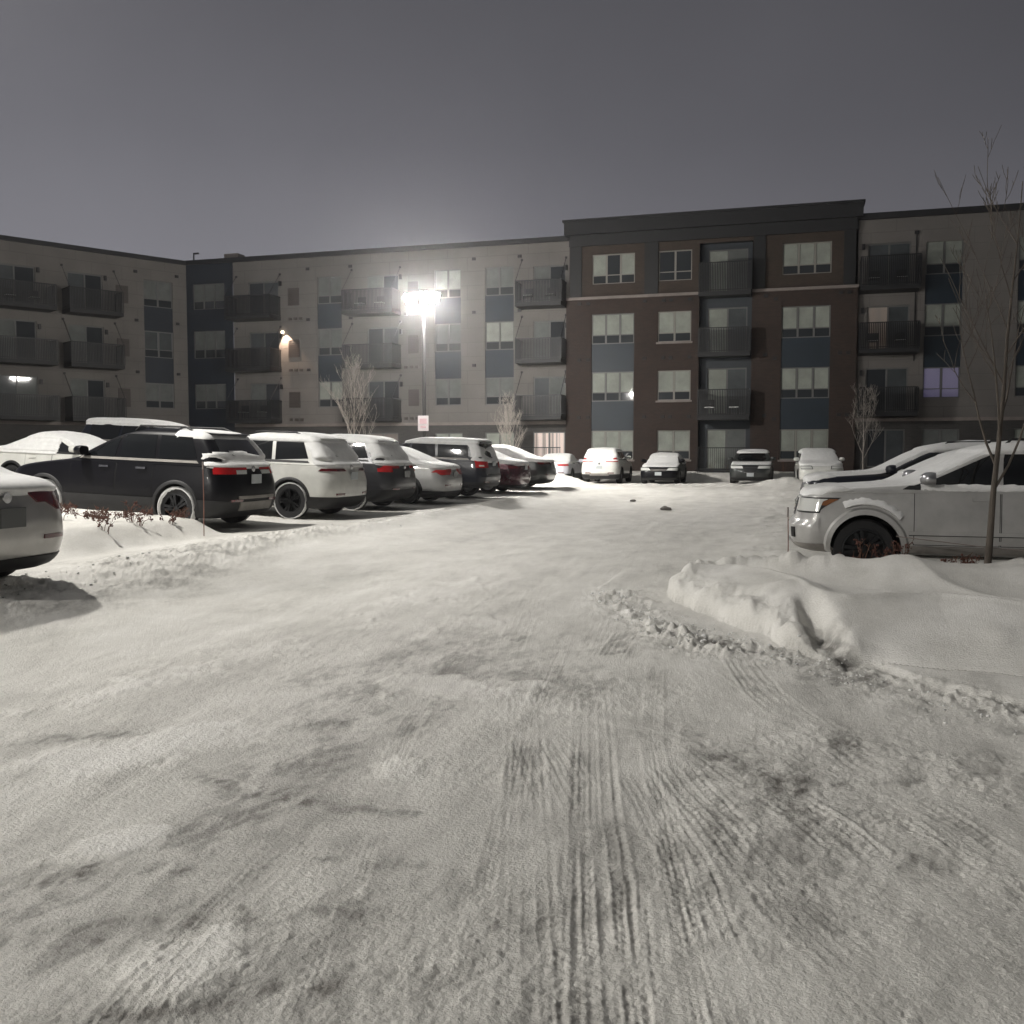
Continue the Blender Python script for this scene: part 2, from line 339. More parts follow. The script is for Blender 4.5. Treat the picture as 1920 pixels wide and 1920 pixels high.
    # piles at the ends of the lane
    for cx, cy, rx, ry, a in ((-9.7, 40.2, 1.2, 1.3, .50), (-11.2, 41.2, 1.8, 1.2, .28), (-.3, 42.5, 1.1, 1.2, .42), (1.6, 41.0, 1.8, 1.2, .25), (-5.2, 50.6, 1.4, .5, .25), (-1.0, 50.5, 2.0, .5, .35), (-9, 50.6, 3, .4, .15), (.1, 19.5, 1.0, 7.0, .10), (-2.6, 43.2, 1.6, .25, .14), (-6, 43.0, 4, .25, .10), (3, 32.5, 1.5, 3, .4)):
        g = np.exp(-((X - cx) / rx) ** 2 - ((Y - cy) / ry) ** 2); H += a * g * (1 + .45 * fbm(X * 1.6, Y * 1.6, 4, 131)); D += .18 * g * (a > .4)
    m = (X > -1.2) & (X < 1) & (Y > 12) & (Y < 40)
    H[m] += .035 * ss((fbm(X[m] * 1.5, Y[m] * 2.5, 4, 135)) / .4) * ss((X[m] + 1.1) / .6)
    D += .8 * np.exp(-((X + 3.45) / .35) ** 2 - ((Y - 27.4) / .5) ** 2) + .5 * np.exp(-((X + 5.1) / .8) ** 2 - ((Y - 31) / .25) ** 2)
    br = fbm(X * 5.5, Y * 2.2, 5, 141, .68)
    D = np.clip(D, 0, 1.2) * ss((br + .32) / .5) * (.45 + 1.1 * ss((fbm(X * 17, Y * 9, 4, 145, .7) + .2) / .4) * ss((15 - r) / 8))
    off_bank = ~inside(X, Y, BANK)
    D += off_bank * lane * ss((11 - r) / 8) * (.16 + .22 * ss((fbm(X * 1.6 + .4 * Y, Y * .9, 5, 147, .62) - .02) / .35) * ss((br + .3) / .4))  # lane snow also darkened and mottled towards the camera
    for cx, cy, rx, ry, an_, a in ((-2.1, 6.2, .55, .28, .3, .012), (-1.9, 4.45, .14, .20, .2, .010), (-1.78, 2.55, .26, .20, .7, .012), (-3.0, 8.4, .9, .25, 1.3, .010), (-4.2, 6.4, 1.3, .30, 1.35, .012), (-3.2, 4.6, 1.0, .28, 1.0, .010), (-3.9, 10.5, 1.6, .35, 1.4, .01), (-2.6, 3.3, .35, .15, .9, .010)):
        c_, s_ = math.cos(an_), math.sin(an_); qx = ((X - cx) * c_ + (Y - cy) * s_) / rx; qy = (-(X - cx) * s_ + (Y - cy) * c_) / ry
        k_ = ss((1.15 - np.hypot(qx, qy) + 1.5 * fbm(X * 3.0, Y * 2.2, 5, 151, .65)) / .8); H += a * k_; D = D * (1 - .8 * k_) - .13 * k_
    return H, np.clip(D, -.3, 1)

def ground_h(x, y):
    X = np.array([float(x)]); Y = np.array([float(y)]); return float(base(X, Y)[0] + relief(X, Y)[0][0])


# ------------------------------------------------------------------ cars
def sf(x):
    x = min(1., max(0., x)); return x * x * (3 - 2 * x)
def pchip(xs, ys):
    xs = np.array(xs, float); ys = np.array(ys, float); h = np.diff(xs); d = np.diff(ys) / h; m = np.zeros(len(xs))
    for i in range(1, len(xs) - 1):
        if d[i - 1] * d[i] > 0:
            w1 = 2 * h[i] + h[i - 1]; w2 = h[i] + 2 * h[i - 1]; m[i] = (w1 + w2) / (w1 / d[i - 1] + w2 / d[i])
    m[0] = d[0]; m[-1] = d[-1]
    import bisect
    xs = xs.tolist(); ys = ys.tolist(); h = h.tolist(); m = m.tolist(); cache = {}
    def f(x):
        if x in cache: return cache[x]
        x0 = x; x = min(max(x, xs[0]), xs[-1]); i = min(max(bisect.bisect_left(xs, x) - 1, 0), len(h) - 1); t = (x - xs[i]) / h[i]
        r = (2 * t**3 - 3 * t**2 + 1) * ys[i] + (t**3 - 2 * t**2 + t) * h[i] * m[i] + (-2 * t**3 + 3 * t**2) * ys[i + 1] + (t**3 - t**2) * h[i] * m[i + 1]
        cache[x0] = r; return r
    return f

# profiles: (z, x front, x rear, half width) for a 4.6 m long, 1.86 m wide car
PROF = {
 'suv': dict(L=4.6, W=1.86, H=1.69, wb=2.68, fo=.93, R=.36, belt=1.13, p=[(.21, 2.05, -2.02, .84), (.27, 2.19, -2.16, .895), (.42, 2.27, -2.27, .925), (.60, 2.29, -2.30, .93), (.76, 2.27, -2.29, .93), (.88, 2.20, -2.26, .928), (.95, 2.06, -2.24, .92), (1.01, 1.75, -2.22, .91),
    (1.06, 1.38, -2.20, .90), (1.10, 1.08, -2.17, .885), (1.14, .92, -2.12, .868), (1.25, .72, -2.04, .825), (1.40, .43, -1.93, .77), (1.52, .16, -1.83, .72), (1.59, -.05, -1.77, .68), (1.64, -.28, -1.66, .62), (1.67, -.50, -1.42, .52), (1.686, -.70, -1.15, .36), (1.69, -.82, -.98, .12)]),
 'boxy': dict(L=4.8, W=1.9, H=1.74, wb=2.79, fo=.92, R=.39, belt=1.16, p=[(.34, 2.12, -2.20, .86), (.40, 2.32, -2.33, .92), (.52, 2.39, -2.38, .945), (.68, 2.40, -2.40, .95), (.74, 2.34, -2.38, .95), (.90, 2.30, -2.37, .95), (1.02, 2.27, -2.35, .945), (1.09, 2.20, -2.33, .938), (1.14, 1.98, -2.31, .93),
    (1.175, 1.50, -2.29, .912), (1.205, 1.12, -2.27, .895), (1.25, .96, -2.25, .875), (1.40, .66, -2.19, .83), (1.55, .36, -2.12, .78), (1.64, .10, -2.10, .74), (1.69, -.15, -2.08, .68), (1.72, -.4, -2.0, .58), (1.735, -.7, -1.75, .4), (1.74, -.9, -1.3, .12)]),
 'sedan': dict(L=4.65, W=1.79, H=1.45, wb=2.7, fo=.92, R=.325, belt=.98, p=[(.18, 2.08, -2.05, .80), (.24, 2.24, -2.20, .86), (.38, 2.31, -2.30, .89), (.52, 2.32, -2.325, .895), (.66, 2.28, -2.32, .895), (.76, 2.18, -2.30, .89), (.83, 2.00, -2.28, .882), (.88, 1.75, -2.26, .875), (.93, 1.38, -2.24, .865),
    (.965, 1.10, -2.22, .852), (.99, .98, -2.19, .842), (1.02, .90, -2.08, .83), (1.045, .84, -1.88, .815), (1.07, .78, -1.70, .80), (1.15, .58, -1.48, .76), (1.26, .30, -1.20, .705), (1.35, .02, -.95, .65), (1.40, -.18, -.80, .58), (1.43, -.32, -.68, .46), (1.445, -.42, -.58, .28), (1.45, -.48, -.53, .1)]),
}
class Body:
    def __init__(s, kind, L_, W_, H_, dz=0):
        P = PROF[kind]; p = P['p']; s.P = P; kx = L_ / P['L']; ky = W_ / P['W']; kz = H_ / P['H']; s.kx, s.ky, s.kz = kx, ky, kz
        z = [q[0] * kz for q in p]; s.z0, s.z1 = z[0], z[-1]
        s.xf = pchip(z, [q[1] * kx for q in p]); s.xr = pchip(z, [q[2] * kx for q in p]); s.w = pchip(z, [q[3] * ky for q in p]); s.belt = P['belt'] * kz; s.kind = kind
        zz = []
        for i in range(len(z) - 1):
            m = max(abs(p[i+1][1] - p[i][1]), abs(p[i+1][2] - p[i][2]), (p[i+1][0] - p[i][0]) * 1.6, abs(p[i+1][3] - p[i][3])); n = max(1, int(math.ceil(m / .05)))
            zz += [z[i] + (z[i+1] - z[i]) * k / n for k in range(n)]
        s.zz = zz + [z[-1]]
    def shape(s, z):
        xf, xr, w = s.xf(z), s.xr(z), s.w(z); a = (xf - xr) / 2; xc = (xf + xr) / 2
        cab = sf((z - s.belt) / .12); rc = min((.34 if s.kind != 'boxy' else .26) * (1 - cab) + .16 * cab, a * .9, w * .9); return a, xc, w, rc / a, (rc * (1.0 - .25 * cab)) / w, cab
    def uv(s, z, u, v):
        a, xc, w, ru, rv, cab = s.shape(z)
        x = xc + a * u; bow = (.10 if u > 0 else .055) + .06 * cab * (u > 0)
        x -= (1 if u > 0 else -1) * bow * v * v * abs(u) ** 6
        y = w * v * (1 - (.045 if u > 0 else .03) * abs(u) ** 3)
        if .45 * s.kz < z < .95 * s.belt: y *= 1 + .010 * math.sin((z / s.belt - .4) * 9)
        return Vector((x, y, z))
    def S(s, t, z, side=1):
        """t: 0..1 rear face from centre out, 1..2 rear corner, 2..3 side, 3..4 front corner, 4..5 front face"""
        a, xc, w, ru, rv, cab = s.shape(z)
        if t < 1: u, v = -1, t * (1 - rv)
        elif t < 2: q = (t - 1) * PI / 2; u, v = -(1 - ru) - ru * math.cos(q), (1 - rv) + rv * math.sin(q)
        elif t <= 3: u, v = -(1 - ru) + (t - 2) * 2 * (1 - ru), 1
        elif t < 4: q = (t - 3) * PI / 2; u, v = (1 - ru) + ru * math.sin(q), (1 - rv) + rv * math.cos(q)
        else: u, v = 1, (5 - t) * (1 - rv)
        p = s.uv(z, u, v); p.y *= side; return p
    def side_t(s, x, z):
        a, xc, w, ru, rv, cab = s.shape(z); u = (x - xc) / a; lim = 1 - ru
        if u > lim: return 3 + math.asin(min(1, (u - lim) / ru)) / (PI / 2)
        if u < -lim: return 2 - math.asin(min(1, (-u - lim) / ru)) / (PI / 2)
        return 2 + (u + lim) / (2 * lim)
    def nrm(s, t, z, side):
        e = 1e-3; z = min(max(z, s.z0 + 2 * e), s.z1 - 2 * e)
        a = s.S(t + .01, z, side) - s.S(t - .01 if t > .01 else t, z, side); b = s.S(t, z + e, side) - s.S(t, z - e, side)
        n = b.cross(a) if side > 0 else a.cross(b)
        return n.normalized() if n.length > 0 else Vector((0, 0, 1))
TS = [0, .35, .7, 1] + [1 + k / 7 for k in range(1, 7)] + [2 + k / 34 for k in range(35)] + [3 + k / 7 for k in range(1, 7)] + [4, .35 + 4, 4.7, 5]

def patch(B, corners, nu=8, nv=5, off=.006, side=1, th=.02, side_x=False, mb=None, mi=0, curve=0):
    """a panel hugging the body: corners are (t or x, z) lower-rear, lower-front, upper-front, upper-rear"""
    mb = mb or MB(); (a0, z0), (a1, z1), (a2, z2), (a3, z3) = corners; o = []; inn = []
    for j in range(nv + 1):
        q = j / nv
        for i in range(nu + 1):
            p = i / nu; A = (a0 * (1 - p) + a1 * p) * (1 - q) + (a3 * (1 - p) + a2 * p) * q; Z = (z0 * (1 - p) + z1 * p) * (1 - q) + (z3 * (1 - p) + z2 * p) * q + curve * 4 * p * (1 - p) * q
            t = B.side_t(A, Z) if side_x else A
            P = B.S(t, Z, side); n = B.nrm(t, Z, side)
            if n.x * (1 if P.x > 0 else -1) < 0 and abs(n.x) > .5: n = -n
            if n.y * side < -.2: n = -n
            o.append(P + n * off); inn.append(P + n * (off - th))
    W_ = nu + 1; fs = [(j * W_ + i, j * W_ + i + 1, (j + 1) * W_ + i + 1, (j + 1) * W_ + i) for j in range(nv) for i in range(nu)]
    n = len(o); ring = [i for i in range(nu)] + [j * W_ + nu for j in range(nv)] + [nv * W_ + i for i in range(nu, 0, -1)] + [j * W_ for j in range(nv, 0, -1)]
    fs += [(ring[k], ring[(k + 1) % len(ring)], ring[(k + 1) % len(ring)] + n, ring[k] + n) for k in range(len(ring))]
    if side < 0: fs = [f[::-1] for f in fs]
    mb.add(o + inn, fs, mi); return mb
def across(B, t0, t1, zl, zh, front=False, **kw):
    """a panel across the rear (t measured from centre, both sides) or front"""
    mb = MB(); nz_ = kw.pop('nv', 5); nn = 16; o = []; inn = []; off = kw.get('off', .006); th = kw.get('th', .02)
    for j in range(nz_ + 1):
        q = j / nz_
        for i in range(nn + 1):
            p = i / nn * 2 - 1; tt = abs(p) * (t0 * (1 - q) + t1 * q); Z = zl(abs(p)) * (1 - q) + zh(abs(p)) * q
            P = B.S((5 - tt) if front else tt, Z, 1 if p > 0 else -1); e = .004
            d = Vector((B.xf(Z + e) - B.xf(Z - e) if front else B.xr(Z + e) - B.xr(Z - e), 0, 2 * e)).normalized(); n = Vector((d.z, 0, -d.x)) if front else Vector((-d.z, 0, d.x))
            o.append(P + n * off); inn.append(P + n * (off - th))
    W_ = nn + 1; fs = [(j * W_ + i, j * W_ + i + 1, (j + 1) * W_ + i + 1, (j + 1) * W_ + i) for j in range(nz_) for i in range(nn)]; n = len(o)
    ring = [i for i in range(nn)] + [j * W_ + nn for j in range(nz_)] + [nz_ * W_ + i for i in range(nn, 0, -1)] + [j * W_ for j in range(nz_, 0, -1)]
    fs += [(ring[k], ring[(k + 1) % len(ring)], ring[(k + 1) % len(ring)] + n, ring[k] + n) for k in range(len(ring))]
    mb.add(o + inn, fs); return mb

def wheel(root, x, y, R, w, rim, snow=0, spokes=5):
    s = 1 if y > 0 else -1
    b = MB(); b.lathe([(R * .66, w * .42), (R * .70, w * .5), (R * .93, w * .5), (R * .985, w * .36), (R, 0), (R * .985, -w * .36), (R * .93, -w * .5), (R * .6, -w * .5)], 40, 'y', (x, y, R)); t = b.build('wheel', M['tyre'], root, 40)
    b = MB(); f = s * w * .5
    b.lathe([(0, s * w * .1), (R * .6, s * w * .1), (R * .67, f * .95)], 32, 'y', (x, y, R))
    b.lathe([(R * .60, f * .9), (R * .63, f * 1.0), (R * .69, f * .98)], 40, 'y', (x, y, R)); b.lathe([(0, f * .98), (R * .13, f * .95), (R * .15, s * w * .1)], 16, 'y', (x, y, R))
    n = spokes * 2 if spokes == 5 else spokes
    for k in range(n):
        a = 2 * PI * (k // 2) / spokes + (.17 if k % 2 else -.17) if spokes == 5 else 2 * PI * k / n
        def T(r, c, h): return (x + (r * math.cos(a) - c * math.sin(a)), y + h, R + (r * math.sin(a) + c * math.cos(a)))
        b.box(R * .1, R * .64, -.022, .022, s * w * .30, f * .96, T=T)
    b.build('rim', rim, t, 35)
    if snow:
        b = MB(); vs = []; nn = 48; rr = random.Random(int(x * 100))
        for k in range(nn):
            a = 2 * PI * k / nn; q = snow * (.35 + .65 * max(0, math.sin(a * 1.0 + 1.2)) + .25 * rr.random())
            for r_, h_ in ((R * 1.005 - .105 * q * 0 - .055 * q, f * 1.0), (R * 1.0 - .03 * q, f * 1.0 + s * .022 * q), (R * 1.012, f * .9), (R * 1.012, f * .3)): vs.append((x + r_ * math.cos(a), y + h_, R + r_ * math.sin(a)))
        b.add(vs, [(k * 4 + j, k * 4 + j + 1, ((k + 1) % nn) * 4 + j + 1, ((k + 1) % nn) * 4 + j) for k in range(nn) for j in range(3)]); b.build('snow_ring', M['snow'], t, 60)

def car(name, loc, heading, label, cat, kind='suv', size=(4.6, 1.86, 1.69), pm=None, snow=dict(roof=.05), tail=None, tailm='red', head=None, lower='plastic', lower_h=.40, rim='rim_dk', glass='carglass',
        wsnow=0, rails=False, spokes=5, wind=None, bumper=None, plate=(.78, .90), plate_m='plate', extra=None, R=None, chrome=False, grille=None, mirror=None, group='cars parked in the snowy lot', quarter=True, flare=None, rear_glass=(.05, .82), tilt=None, gc=0.):
    B = Body(kind, *size); P = B.P; kx, ky, kz = B.kx, B.ky, B.kz
    x, y = loc; c, s = math.cos(heading), math.sin(heading); fa = (B.xf(.6) - P['fo'] * kx); ra = fa - P['wb'] * kx; R = R or P['R'] * (.5 + .5 * kz)
    hf = float(base(x + c * fa, y + s * fa)); hr = float(base(x + c * ra, y + s * ra)); slope = math.atan2(hf - hr, fa - ra); h0 = hr + (hf - hr) * (0 - ra) / (fa - ra)
    root = empty(name, (x, y, h0 + gc), (0, -slope, heading)); tag(root, label, cat, group)
    # body shell
    mb = MB(); vs = []; ts = [(t, 1) for t in TS] + [(t, -1) for t in TS[-2:0:-1]]
    n = len(ts)
    for z in B.zz: vs += [B.S(t, z, sd) for t, sd in ts]
    nzz = len(B.zz); fs = [(j * n + i, (j + 1) * n + i, (j + 1) * n + (i + 1) % n, j * n + (i + 1) % n) for j in range(nzz - 1) for i in range(n)]
    fs += [tuple(range(n)), tuple(range((nzz - 1) * n, nzz * n))[::-1]]
    mb.add(vs, fs); body = mb.build('body', [pm, M['underside']], root)
    cut = MB()
    for ax in (fa, ra):
        for sd in (1, -1):
            w_ = B.w(R * 1.2); lo, hi = sorted((sd * (w_ - .30), sd * (w_ + .3))); cut.lathe([(0, lo), (R * 1.13, lo), (R * 1.13, hi), (0, hi)], 36, 'y', (ax, 0, R * 1.03))
    co = cut.build('cutter', [pm, M['underside']]); co.data.polygons.foreach_set('material_index', [1] * len(co.data.polygons))
    co.matrix_world = Matrix.Identity(4)
    import bmesh
    bm = bmesh.new(); bm.from_mesh(co.data); bmesh.ops.remove_doubles(bm, verts=bm.verts, dist=1e-5); bmesh.ops.recalc_face_normals(bm, faces=bm.faces); bm.to_mesh(co.data); bm.free()
    bm = bmesh.new(); bm.from_mesh(body.data); bmesh.ops.recalc_face_normals(bm, faces=bm.faces); bm.to_mesh(body.data); bm.free()
    body.parent = None
    md = body.modifiers.new('b', 'BOOLEAN'); md.operation = 'DIFFERENCE'; md.object = co; md.solver = 'EXACT'
    dg = bpy.context.evaluated_depsgraph_get(); nm = bpy.data.meshes.new_from_object(body.evaluated_get(dg)); body.modifiers.clear(); body.data = nm; body.parent = root
    bpy.data.objects.remove(co)
    nm.polygons.foreach_set('use_smooth', [True] * len(nm.polygons)); nm.set_sharp_from_angle(angle=math.radians(32))
    # snow lying on the upward-facing skin
    if snow:
        V = [Vector(v) for v in vs]; nn = [Vector((0, 0, 0)) for _ in V]
        for j in range(nzz - 1):
            for i in range(n):
                q = (j * n + i, (j + 1) * n + i, (j + 1) * n + (i + 1) % n, j * n + (i + 1) % n); e1 = V[q[2]] - V[q[0]]; e2 = V[q[3]] - V[q[1]]; fn = e1.cross(e2)
                for k in q: nn[k] += fn
        cen = Vector((0, 0, .8)); rs = random.Random(sum(map(ord, label))); ox, oy = rs.random() * 50, rs.random() * 50
        th = []; out = []
        zr = snow.get('z', B.z1 - .16 * kz)
        NZ1 = fbm(np.array([v.x * 2.6 + ox for v in V]), np.array([v.y * 2.6 + oy for v in V]), 3, 7)
        for k, v in enumerate(V):
            m_ = nn[k].normalized() if nn[k].length > 0 else Vector((0, 0, 1))
            if m_.dot(Vector((v.x * .3, v.y, v.z - cen.z))) < 0: m_ = -m_
            nz1 = float(NZ1[k]); up = m_.z
            if k >= (nzz - 1) * n: up = 1
            t_ = 0
            if v.z > zr and v.x > snow.get('rx', 9): t_ = 0
            elif v.z > zr: t_ = snow.get('roof', .05) * (sf((up - .22 + .10 * nz1) / .35)) * (1 + .25 * nz1)
            elif v.x > 0 and v.z > B.belt - .02 : t_ = snow.get('ws', 0) * (sf((up - .15 + .25 * nz1) / .3)) * (abs(v.y) < B.w(v.z) * .93)
            elif v.x > 0: t_ = snow.get('hood', 0) * (sf((up - .60 + .25 * nz1) / .3) * sf((v.z - B.belt + .17 * kz) / .04)) * (1 + .3 * nz1)
            elif v.x < 0: t_ = snow.get('rear', 0) * (sf((up - snow.get('rt', .12) + snow.get('rn', .3) * nz1) / .25)) * (v.x < B.xr(v.z) + .30 * kx or kind == 'sedan') * sf((v.z - snow.get('rz', B.belt - .10 * kz)) / .06) * (1 if v.z < B.belt + snow.get('rzt', 9) + .12 * nz1 or v.y < -B.w(v.z) * .74 else 0)
            th.append(t_); out.append(v + m_ * (t_ - .004))
        sm = MB(); faces = []; used = {}
        allf = fs[:-2] + [fs[-1]]
        for f in allf:
            if any(th[k] > .004 for k in f): faces.append(f)
        for f in faces:
            for k in f:
                if k not in used: used[k] = len(used)
        inv = sorted(used, key=lambda k: used[k]); sm.add([out[k] for k in inv], [tuple(used[k] for k in f) for f in faces])
        if faces: sm.build('snow_layer', M['snow'], root, 80)
    G = M[glass]
    zb = B.belt + .035 * kz; ct = B.z1 - .125 * kz
    def tr(t, z): return t
    # windscreen and rear window
    fz0, fz1 = (B.belt + .03 * kz, B.z1 - .085 * kz)
    wd = across(B, .97, .97, lambda a: fz0, lambda a: fz1, True, off=.006, nv=10); wd.build('windshield', G, root, 50)
    r0, r1 = rear_glass; zs_, ze_ = B.belt + r0 * (B.z1 - B.belt) , B.belt + r1 * (B.z1 - B.belt)
    across(B, .93, .93, lambda a: zs_, lambda a: ze_, False, off=.006, nv=8).build('rear_window', G, root, 50)
    # side glass: front door, rear door, quarter
    A = P.get('A')
    xa0 = B.xf(zb) - .27 * kx; xa1 = B.xf(ct) - .20 * kx; xm = (fa + ra) / 2 - .12 * kx; xq = ra + (.42 if kind != 'sedan' else .30) * kx; xe0 = B.xr(zb) + (.42 if kind != 'sedan' else .60) * kx; xe1 = B.xr(ct) + (.30 if kind != 'sedan' else .40) * kx
    for sd in (1, -1):
        b = MB(); patch(B, [(xm + .04, zb), (xa0, zb), (xa1, ct), (xm + .02, ct)], 10, 5, .005, sd, side_x=True, mb=b); b.build('side_window', G, root, 50)
        b = MB(); xqt = max(xq + .02, xe1 + .12)
        patch(B, [(xq + .04, zb), (xm - .05, zb), (xm - .06, ct), (xqt if kind == 'sedan' else xq + .10, ct)], 8, 5, .005, sd, side_x=True, mb=b); b.build('side_window', G, root, 50)
        if quarter:
            b = MB(); patch(B, [(xe0, zb + .04), (xq - .04, zb), ((xq + .02) if kind != 'sedan' else xqt - .06, ct), (max(xe1, xe0 - .1) if kind != 'sedan' else xqt - .14, ct - .02)], 6, 4, .005, sd, side_x=True, mb=b); b.build('quarter_window', G, root, 50)
        # belt trim
        b = MB(); patch(B, [(xe0 - .05, zb - .045), (xa0 + .10, zb - .045), (xa0 + .06, zb - .004), (xe0, zb - .004)], 16, 1, .009, sd, side_x=True, mb=b); b.build('window_trim', M['bumper_grey'] if chrome else M['plastic'], root, 50)
        # doors
        dz0 = max(.36, lower_h + .02) * 1.0
        for (d0, d1) in ((xm - .01, fa - R * 1.42 if False else xm + (fa - xm) * .62), (ra + R * 1.30, xm - .035)):
            b = MB(); patch(B, [(d0 - .008, dz0 - .008), (d1 + .008, dz0 - .008), (d1 + .008, zb - .045), (d0 - .008, zb - .045)], 10, 7, .0015, sd, side_x=True, mb=b); gp = b.build('door_gap', M['underside'], None, 50)
            b = MB(); patch(B, [(d0, dz0), (d1, dz0), (d1, zb - .05), (d0, zb - .05)], 10, 7, .004, sd, side_x=True, mb=b); d_ = b.build('door', pm, root, 50); gp.parent = d_
            hz = B.belt - .13 * kz; hx = d0 + .12
            b = MB(); patch(B, [(hx, hz - .018), (hx + .19, hz - .018), (hx + .19, hz + .016), (hx, hz + .016)], 5, 2, .038, sd, .03, side_x=True, mb=b); b.build('door_handle', M['chrome'] if chrome else pm, d_, 50)
        # lower cladding
        b = MB(); patch(B, [(ra + R * 1.12, B.z0 + .03), (fa - R * 1.12, B.z0 + .03), (fa - R * 1.12, lower_h), (ra + R * 1.12, lower_h)], 12, 3, .012, sd, side_x=True, mb=b); b.build('sill', M[lower], root, 50)
        # mirror
        mx = xa0 - .02; mp_ = B.S(B.side_t(mx, zb), zb + .03, sd)
        b = MB(); cx, cy, cz = mp_.x + .03, mp_.y + sd * .13, mp_.z + .06
        vs2 = []; nn2 = 12
        for r_, dx in ((.0, .10), (.62, .085), (.95, .03), (1, -.03), (.93, -.075), (0, -.08)):
            for k in range(nn2):
                a = 2 * PI * k / nn2; vs2.append((cx + dx, cy + r_ * .125 * (abs(math.cos(a)) ** .7) * math.copysign(1, math.cos(a)), cz + r_ * .085 * (abs(math.sin(a)) ** .7) * math.copysign(1, math.sin(a))))
        b.add(vs2, [(j * nn2 + k, j * nn2 + (k + 1) % nn2, (j + 1) * nn2 + (k + 1) % nn2, (j + 1) * nn2 + k) for j in range(5) for k in range(nn2)])
        b.tube([(mp_.x, mp_.y - sd * .03, mp_.z), (cx, cy, cz - .04)], .025, 6); b.build('mirror', mirror or pm, root, 60)
        # arches
        for ax in (fa, ra):
            b = MB(); o = []; nn3 = 22; fw = flare or .055
            for k in range(nn3 + 1):
                a = PI * (-.06 + 1.12 * k / nn3)
                for r_, of in ((R * 1.115, -.02), (R * 1.12, .016 if not flare else .05), (R * 1.13 + fw * .7, .018 if not flare else .045), (R * 1.14 + fw, -.003)):
                    X_, Z_ = ax + r_ * math.cos(a), R * 1.03 + r_ * math.sin(a); Z_ = max(Z_, B.z0 + .01); q = B.S(B.side_t(X_, Z_), Z_, sd); o.append((q.x, q.y + sd * of, q.z))
            b.add(o, [(k * 4 + j, k * 4 + j + 1, (k + 1) * 4 + j + 1, (k + 1) * 4 + j) for k in range(nn3) for j in range(3)]); b.build('wheel_arch', pm if flare else M[lower], root, 50)
            wheel(root, ax, sd * (B.w(R) - .115), R, .23, M[rim], wsnow, spokes)
        # lights
        if tail:
            b = MB()
            for cc in tail['red']: patch(B, cc, 10, 4, tail.get('off', .016), sd, .03, mb=b)
            tl = b.build('taillight', M[tailm], root, 50)
            if tail.get('clear'):
                b = MB()
                for cc in tail['clear']: patch(B, cc, 8, 3, tail.get('off', .016) + .003, sd, .02, mb=b)
                b.build('clear_lens', M['clear'], tl, 50)
        if head:
            hc = [(head[0][0] - .04, head[0][1] - .02), (head[1][0] + .06, head[1][1] - .02), (head[2][0] + .06, head[2][1] + .02), (head[3][0] - .04, head[3][1] + .02)]
            b = MB(); patch(B, head, 10, 5, .018, sd, .03, mb=b); hl = b.build('headlight', M['clear'], root, 50)
            b = MB(); patch(B, hc, 10, 5, .007, sd, .02, mb=b); b.build('headlight_surround', M['plastic'], hl, 50)
        b = MB(); patch(B, [(.72, .40 * kz + .10), (1.25, .40 * kz + .10), (1.25, .40 * kz + .14), (.72, .40 * kz + .14)], 5, 1, .014, sd, mb=b); b.build('reflector', M['red_dk'], root, 50)
    # bumpers' lower part
    for fr in (False, True):
        b = MB()
        for sd in (1, -1):
            t0, t1 = ((0, B.side_t(ra - R * 1.14, lower_h)) if not fr else (B.side_t(fa + R * 1.14, lower_h), 5)); patch(B, [(t0, B.z0 + .02), (t1, B.z0 + .02), (t1, lower_h + (.0 if not fr else 0)), (t0, lower_h)], 14, 4, .012, sd, mb=b)
        b.build('bumper', M[lower], root, 50)
    if bumper:
        for (z0_, z1_, tt, mt) in bumper: across(B, tt, tt, lambda a, z0_=z0_: z0_, lambda a, z1_=z1_: z1_, False, off=.03, nv=3, th=.05).build('bumper_trim', M[mt], root, 50)
    # number plate, badge
    pz0, pz1 = plate; px_ = B.xr((pz0 + pz1) / 2)
    b = MB(); b.box(px_ - .028, px_ - .012, -.155, .155, pz0, pz1 + .03); po = b.build('licence_plate', M[plate_m], root, bevel=.004)
    b = MB(); b.lathe([(.0, -.01), (.05, -.008), (.055, 0)], 20, 'y'); b.v = [(B.xr(pz1 + .12) - .012 + v[1], v[0], v[2] + pz1 + .12) for v in b.v]; b.build('badge', M['chrome'], root, 50)
    if head:
        pxf = B.xf(.45 * kz); b = MB(); b.box(pxf + .01, pxf + .028, -.155, .155, .42 * kz, .42 * kz + .16); b.build('licence_plate', M['plate'], root, bevel=.004)
    if grille:
        z0_, z1_, w0_, w1_ = grille; g_ = across(B, w0_, w1_, lambda a: z0_, lambda a: z1_, True, off=.008, nv=6).build('grille', M['plastic'], root, 50)
        b = MB()
        for k in range(3):
            zz_ = z0_ + (z1_ - z0_) * (k + .7) / 3.4; q = across(B, (w0_ + w1_) / 2 * .96, (w0_ + w1_) / 2 * .96, lambda a, z=zz_: z, lambda a, z=zz_: z + .012, True, off=.016, nv=1); b.add(q.v, q.f)
        b.build('grille_bar', M['chrome'] if chrome else M['bumper_grey'], g_, 50)
    if kind != 'sedan':   # roof spoiler
        z_ = B.z1 - .07 * kz; b = MB(); xr_ = B.xr(z_)
        b.add([(xr_ + .25, -.55, z_ + .045), (xr_ + .25, .55, z_ + .045), (xr_ - .10, .56, z_ - .005), (xr_ - .10, -.56, z_ - .005), (xr_ + .1, -.55, z_ - .05), (xr_ + .1, .55, z_ - .05)], [(0, 1, 2, 3), (3, 2, 5, 4), (0, 3, 4), (1, 5, 2)]); b.build('spoiler', pm, root)
        b = MB(); zw = zs_ + .02; xw = B.xr(zw); b.tube([(xw - .02, .02, zw - .02), (B.xr(zw + .12) - .03, .38, zw + .10)], .009, 5); b.build('wiper', M['plastic'], root)
